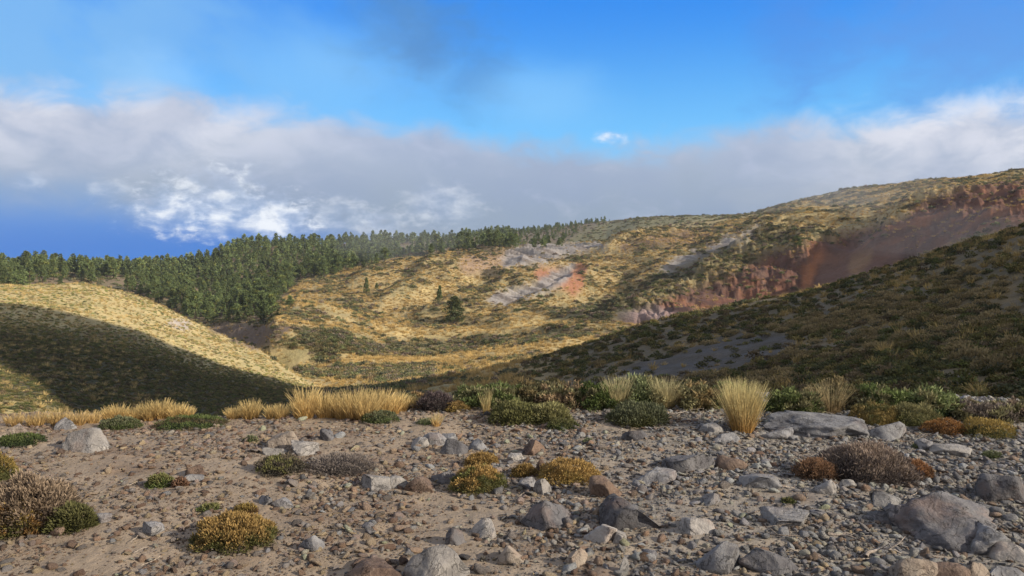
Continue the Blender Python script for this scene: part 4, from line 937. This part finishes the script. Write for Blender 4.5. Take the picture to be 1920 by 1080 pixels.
plant(52, 1000, 175, 100, (.13, .095, .065), (.33, .245, .17), 'large dry pinkish brown bush at the left edge', 44, 11000, leaf=.03, wid=.004, amt=.5, tw=700, spread=.6, lump=.3)
plant(28, 1008, 120, 62, OLIVE, OCHRE, 'ochre green shrub in front of the large dry bush at the left edge', 45, 5000, leaf=.025, amt=.4, patch=(.3, .17, .06))
plant(136, 998, 84, 54, OLIVE, OLIVE2, 'olive green shrub at the right foot of the large dry bush', 46, 4000, leaf=.025, amt=.5)
plant(-6, 905, 70, 60, OLIVE, OCHRE, 'ochre shrub cut by the left edge above the large dry bush', 47, 2600, leaf=.025)
plant(818, 772, 78, 36, (.085, .07, .065), (.16, .12, .12), 'round mauve brown dry bush on the rim left of the green shrubs', 48, 3200, leaf=.03, amt=.5, tw=500, twc=(.13, .105, .10))
plant(858, 772, 48, 20, OCHRE, (.27, .18, .07), 'small ochre cushion right of the round mauve brown bush', 49, 1500)
plant(712, 794, 72, 24, GREEN, SAGE, 'sage green mat in front of the golden grass row', 50, 2400)
plant(800, 796, 40, 10, GREEN, SAGE, 'tiny sage tuft right of the sage green mat', 51, 700)
plant(393, 1000 - 40, 40, 14, GREEN, OLIVE2, 'tiny green tuft on the sand above the big orange olive cushion', 52, 500)
plant(460, 968, 44, 20, BROWN, OCHRE, 'small brown ochre tuft above the big orange olive cushion', 53, 1300)
plant(1104, 832, 24, 10, GREEN, SAGE, 'tiny green sprig tuft above the rusty rubble at centre right', 54, 400)
plant(1726, 842, 30, 11, GREEN, SAGE, 'tiny green tuft right of the split stone', 55, 400); plant(1860, 860, 34, 13, GREEN, SAGE, 'tiny sage tuft near the layered rock with a pale cap', 56, 500)
plant(470, 830, 26, 14, GREEN, SAGE, 'tiny pale green tuft left of the pinkish brown boulder', 57, 400); plant(1478, 944, 22, 10, GREEN, OLIVE2, 'tiny green sprout among stones below the heather like bush', 58, 300)
plant(905, 1052, 10, 6, GREY, GREY, 'single dried seed head on the sand in the middle', 59, 60)
GB = (.09, .125, .04)
for j, (px, py, wp, hp, lo, hi, lb, dry) in enumerate([
 (925, 766, 130, 44, GREEN, (.14, .17, .06), 'green leafy shrub behind the tall olive cushion', 0), (1000, 760, 110, 42, OLIVE2, (.25, .19, .09), 'brownish green shrub behind the yellow green one', 0),
 (1060, 764, 110, 38, (.14, .10, .06), (.27, .19, .11), 'dry reddish brown shrub in the rim row at centre', 500), (1118, 768, 80, 42, GREEN, (.13, .17, .05), 'fresh green shrub left of the wispy grass tufts', 0),
 (1205, 764, 120, 58, GREEN, (.19, .21, .10), 'tall grey green shrub between the two wispy grass tufts', 0), (1300, 768, 100, 48, (.12, .105, .05), (.26, .19, .09), 'dry green brown shrub right of the wispy grass tufts', 400),
 (1370, 764, 80, 46, GREEN, (.15, .18, .06), 'green shrub behind the tall golden tussock', 0), (1487, 780, 100, 46, GREEN, (.17, .20, .07), 'green shrub right of the tall golden tussock', 0),
 (1560, 770, 120, 50, (.13, .11, .05), (.30, .23, .11), 'straw and green shrub behind the large layered slab', 500), (1660, 782, 120, 52, DKG, (.15, .19, .06), 'leafy bright green shrub right of the straw coloured one', 0),
 (1740, 784, 110, 54, DKG, (.21, .24, .10), 'leafy green shrub with pale yellow green tips near the right', 0), (1838, 795, 110, 36, (.09, .075, .06), (.20, .16, .13), 'grey dead branched bush behind the rusty and olive cushions', 900),
 (1905, 790, 80, 38, (.09, .075, .06), (.20, .15, .11), 'dead brown bush cut by the right edge', 600), (775, 764, 60, 26, (.16, .12, .07), (.30, .20, .09), 'straw brown shrub at the right end of the golden grass row', 200)]):
    plant(px, py, wp, hp, lo, hi, lb, 900 + j, 4600, leaf=.045, wid=.007, amt=.55, name='rim_shrub', tw=dry + 120, spread=.8, lump=.6, patch=(.22, .20, .10))
def tussock(px, py, wpx, hpx, label, seed, n=420, cb_=(.42, .23, .07), ct=(.62, .50, .24), lean=.3, name='grass_tussock', wid=.0022, group=None):
    x, y, z, k = pix_ground(px, py); rad = wpx / F * y / 2; h = hpx / F * y
    v, f, c = tuft(seed, rad, h, n, wid, cb_, ct, lean, 4, (.0, 0)); o = link(bpy.data.objects.new(name, mesh_np(name, v, f, M_GRASS, c))); o.location = (x, y + rad * .4, z - .01)
    return tag(o, label, 'grass tussock', group)
tussock(1397, 812, 84, 96, 'tall golden grass tussock standing alone beside the large layered slab', 60, 1500, (.44, .23, .06), (.58, .50, .24), lean=.20)
tussock(1160, 766, 60, 62, 'wispy straw tussock left of the tall grey green shrub', 61, 420, (.33, .24, .10), (.5, .44, .24), .25)
tussock(1252, 768, 60, 60, 'wispy straw tussock right of the tall grey green shrub', 62, 420, (.33, .24, .10), (.5, .44, .24), .25)
tussock(912, 778, 22, 52, 'thin upright straw tuft in front of the green leafy shrub', 63, 90, (.40, .27, .1), (.5, .42, .2), .15)
tussock(1565, 776, 80, 62, 'sparse brown stemmed tussock behind the large layered slab', 64, 260, (.24, .16, .08), (.42, .34, .18), .35)
tussock(1535, 770, 40, 52, 'sparse stalks left of the brown stemmed tussock', 65, 120, (.24, .16, .08), (.42, .34, .18), .3)
tussock(818, 800, 26, 30, 'tiny straw tuft below the round mauve brown bush', 66, 90)
seedt = 600
row = [(438, 786, 50, 28), (470, 787, 54, 30), (503, 786, 40, 26), (530, 786, 44, 36), (556, 786, 40, 44), (578, 786, 50, 52), (600, 784, 48, 50), (622, 784, 44, 46), (645, 786, 50, 50), (668, 788, 54, 56), (690, 790, 54, 50), (712, 782, 50, 46), (735, 778, 50, 44), (757, 772, 44, 38), (780, 768, 36, 28),
       (195, 790, 50, 32), (222, 790, 50, 34), (250, 790, 50, 34), (278, 790, 50, 34), (305, 788, 44, 32), (332, 788, 44, 34), (352, 788, 36, 26)]
for (px, py, wp, hp) in row:
    seedt += 1; hp *= rng.uniform(.75, 1.25); px += rng.uniform(-8, 8)
    where = 'long row left of the mauve brown bush' if px > 400 else 'short row behind the dark green mat'
    tussock(px, py, wp, hp, 'golden grass tussock, one of the %s' % where, seedt, 330, (.40, .23, .07), (.66, .50, .22), .28, wid=.003, group='golden tussocks in the ' + where)
for (px, py, wp, hp) in [(20, 800, 50, 26), (60, 800, 60, 28), (100, 798, 60, 32), (140, 798, 50, 28), (170, 794, 40, 24)]:
    seedt += 1; tussock(px, py, wp, hp, 'faded golden tussock at the left end of the rim', seedt, 260, (.36, .22, .08), (.60, .44, .2), .3, wid=.003, group='faded tussocks at the left end of the rim')
# dry twig litter
M_TW = leaf_mat('twig_litter', attr='INSTANCER')
lit = []
for i in range(5):
    r_ = np.random.default_rng(50 + i); pts_ = np.cumsum(np.c_[np.full(6, .2), r_.normal(size=6) * .07, r_.normal(size=6) * .02], 0) - (.6, 0, 0); P0, P1 = pts_[:-1], pts_[1:]; e_ = unit(P1 - P0); sd_ = np.cross(e_, (0, 0, 1)) * .022; up_ = np.array((0, 0, .03))
    V_ = np.stack([P0 - sd_, P0 + sd_, P1 + sd_, P1 - sd_, P0 - sd_ * .2 + up_, P0 + sd_ * .2 + up_, P1 + sd_ * .2 + up_, P1 - sd_ * .2 + up_], 1).reshape(-1, 3)
    F_ = np.concatenate([np.array([(0, 4, 7, 3), (4, 5, 6, 7), (5, 1, 2, 6), (0, 1, 5, 4), (3, 7, 6, 2)]) + 8 * q_ for q_ in range(5)]); lit.append(mesh_np('twig_kind_%d' % i, V_, F_, M_TW, np.ones((len(V_), 3))))
a, d = candidates(5000, -36, 36, 3.2, 8.8); xy = place(a, d); k4 = rng.uniform(size=5000) < np.clip(.05 + .45 * sstep(xy[:, 1], 6.0, 7.2) * sstep(xy[:, 0], -.6, .6) + .10 * sstep(xy[:, 0], .5, 2), 0, 1); xy = xy[k4]; n = len(xy); s_ = rng.uniform(.03, .12, n)
tag(scatter('twig_litter', np.c_[xy, ground_z(xy[:, 0], xy[:, 1]) + .012], np.c_[rng.normal(size=(n, 2)) * .25, rng.uniform(0, 6.28, n)], np.c_[s_, s_ * 1.0, s_], rng.integers(0, 5, n), np.array((.36, .30, .24)) * rng.uniform(.4, 1.3, (n, 1)), lit), 'dry twig litter among the stones near the rim', 'twigs', kind='stuff')
# bleached dead wood
def branch(pts, rad, label, seed):
    r = random.Random(seed); cu = bpy.data.curves.new('dead_branch', 'CURVE'); cu.dimensions = '3D'; cu.bevel_depth = rad; cu.bevel_resolution = 2
    def spl(P, k0):
        s_ = cu.splines.new('POLY'); s_.points.add(len(P) - 1)
        for i, p in enumerate(P): s_.points[i].co = (*p, 1); s_.points[i].radius = k0 * (1 - .75 * i / (len(P) - 1)) * r.uniform(.85, 1.2)
    W_ = []
    for (px, py, up) in pts: x, y, z, k = pix_ground(px, py); W_.append(Vector((x, y, z + up)))
    P = []
    for a_, b_ in zip(W_, W_[1:]):
        for t_ in (0, .33, .66): P.append(a_.lerp(b_, t_) + Vector((r.uniform(-1, 1), r.uniform(-1, 1), r.uniform(0, 1))) * rad * .8)
    P.append(W_[-1]); spl(P, 1)
    for j in (2, 4):
        if j < len(P) - 1: spl([P[j], P[j] + Vector((r.uniform(-.04, .08), r.uniform(-.06, .06), r.uniform(.01, .05))), P[j] + Vector((r.uniform(.02, .14), r.uniform(-.1, .1), r.uniform(0, .05)))], .5)
    o = bpy.data.objects.new('tmp', cu); COL.objects.link(o); dg = bpy.context.evaluated_depsgraph_get(); me = bpy.data.meshes.new_from_object(o.evaluated_get(dg)); COL.objects.unlink(o); bpy.data.objects.remove(o)
    me.materials.clear(); me.materials.append(M_WOOD); b_ = link(bpy.data.objects.new('dead_branch', me)); return tag(b_, label, 'branch')
branch([(1555, 1010, .02), (1590, 1015, .03), (1640, 1030, .01)], .009, 'bleached dead branch lying left of the big dark mound', 1)
branch([(1622, 1052, .02), (1650, 1042, .04), (1690, 1045, .02)], .011, 'pale curved branch above the tan rounded rock', 2)
branch([(1440, 1004, .01), (1470, 1012, .02), (1500, 1008, .01)], .006, 'thin branch left of the bleached dead branch', 3)
branch([(1140, 780, .02), (1175, 776, .03), (1190, 772, .03)], .012, 'weathered driftwood stick behind the rounded grey green shrub', 4)
branch([(1100, 786, .01), (1130, 790, .02), (1155, 787, .01)], .007, 'driftwood stick left of the rounded grey green shrub', 5)
branch([(1240, 784, .02), (1290, 778, .03), (1310, 782, .01)], .008, 'driftwood stick right of the rounded grey green shrub', 6)
branch([(880, 800, .0), (905, 806, .02), (950, 812, .0)], .006, 'pale stick in front of the tall olive cushion', 7)
branch([(1400, 968, .01), (1430, 962, .02), (1445, 957, .02)], .006, 'short tan stick in the rubble at right', 8)

# ------------------------------------------------------------------ air
hz = bpy.data.meshes.new('haze'); x0, x1, y0, y1, z0, z1 = -1200, 1200, -1200, 1200, -330, 120
hz.from_pydata([(x, y, z) for z in (z0, z1) for y in (y0, y1) for x in (x0, x1)], [], [(0, 1, 3, 2), (4, 6, 7, 5), (0, 4, 5, 1), (2, 3, 7, 6), (0, 2, 6, 4), (1, 5, 7, 3)])
bm = bmesh.new(); bm.from_mesh(hz); bmesh.ops.recalc_face_normals(bm, faces=bm.faces); bm.to_mesh(hz); bm.free()
hm = bpy.data.materials.new('air'); hm.use_nodes = True; hn = hm.node_tree; hn.nodes.clear()
pv = hn.nodes.new('ShaderNodeVolumePrincipled'); pv.inputs['Density'].default_value = .00014; pv.inputs['Color'].default_value = (.80, .88, 1, 1); ho = hn.nodes.new('ShaderNodeOutputMaterial'); hn.links.new(pv.outputs[0], ho.inputs['Volume'])
hz.materials.append(hm); tag(link(bpy.data.objects.new('haze', hz)), 'thin bluish haze over the valley', 'haze', kind='stuff')

mv, mf = [], []
for (px, py, d, rx, ry, rz) in [(1640, 362, 215, 20, 14, 6), (1500, 372, 260, 26, 14, 6), (745, 455, 300, 26, 14, 8), (1780, 440, 120, 14, 9, 4)]:
    v, f = ICO[4]; az_ = math.atan((px - CX) / F); c_ = np.array((d * math.sin(az_), d * math.cos(az_), EYE + d * math.cos(az_) * (HOR - py) / F))
    o_ = sum(len(x) for x in mv); mv.append(v * (rx, ry, rz) * (1 + .25 * pn(v[:, 0] * 1.6 + px, v[:, 1] * 1.6 + v[:, 2] * 2))[:, None] + c_); mf.append(f + o_)
mm = bpy.data.materials.new('mist'); mm.use_nodes = True; hn = mm.node_tree; hn.nodes.clear()
pv = hn.nodes.new('ShaderNodeVolumePrincipled'); pv.inputs['Density'].default_value = .0036; pv.inputs['Color'].default_value = (.9, .93, 1, 1); ho = hn.nodes.new('ShaderNodeOutputMaterial'); hn.links.new(pv.outputs[0], ho.inputs['Volume'])
tag(link(bpy.data.objects.new('mist', mesh_np('mist', np.concatenate(mv), np.concatenate(mf), mm))), 'faint wisps of mist drifting over the red gully and the wood', 'mist', kind='stuff')
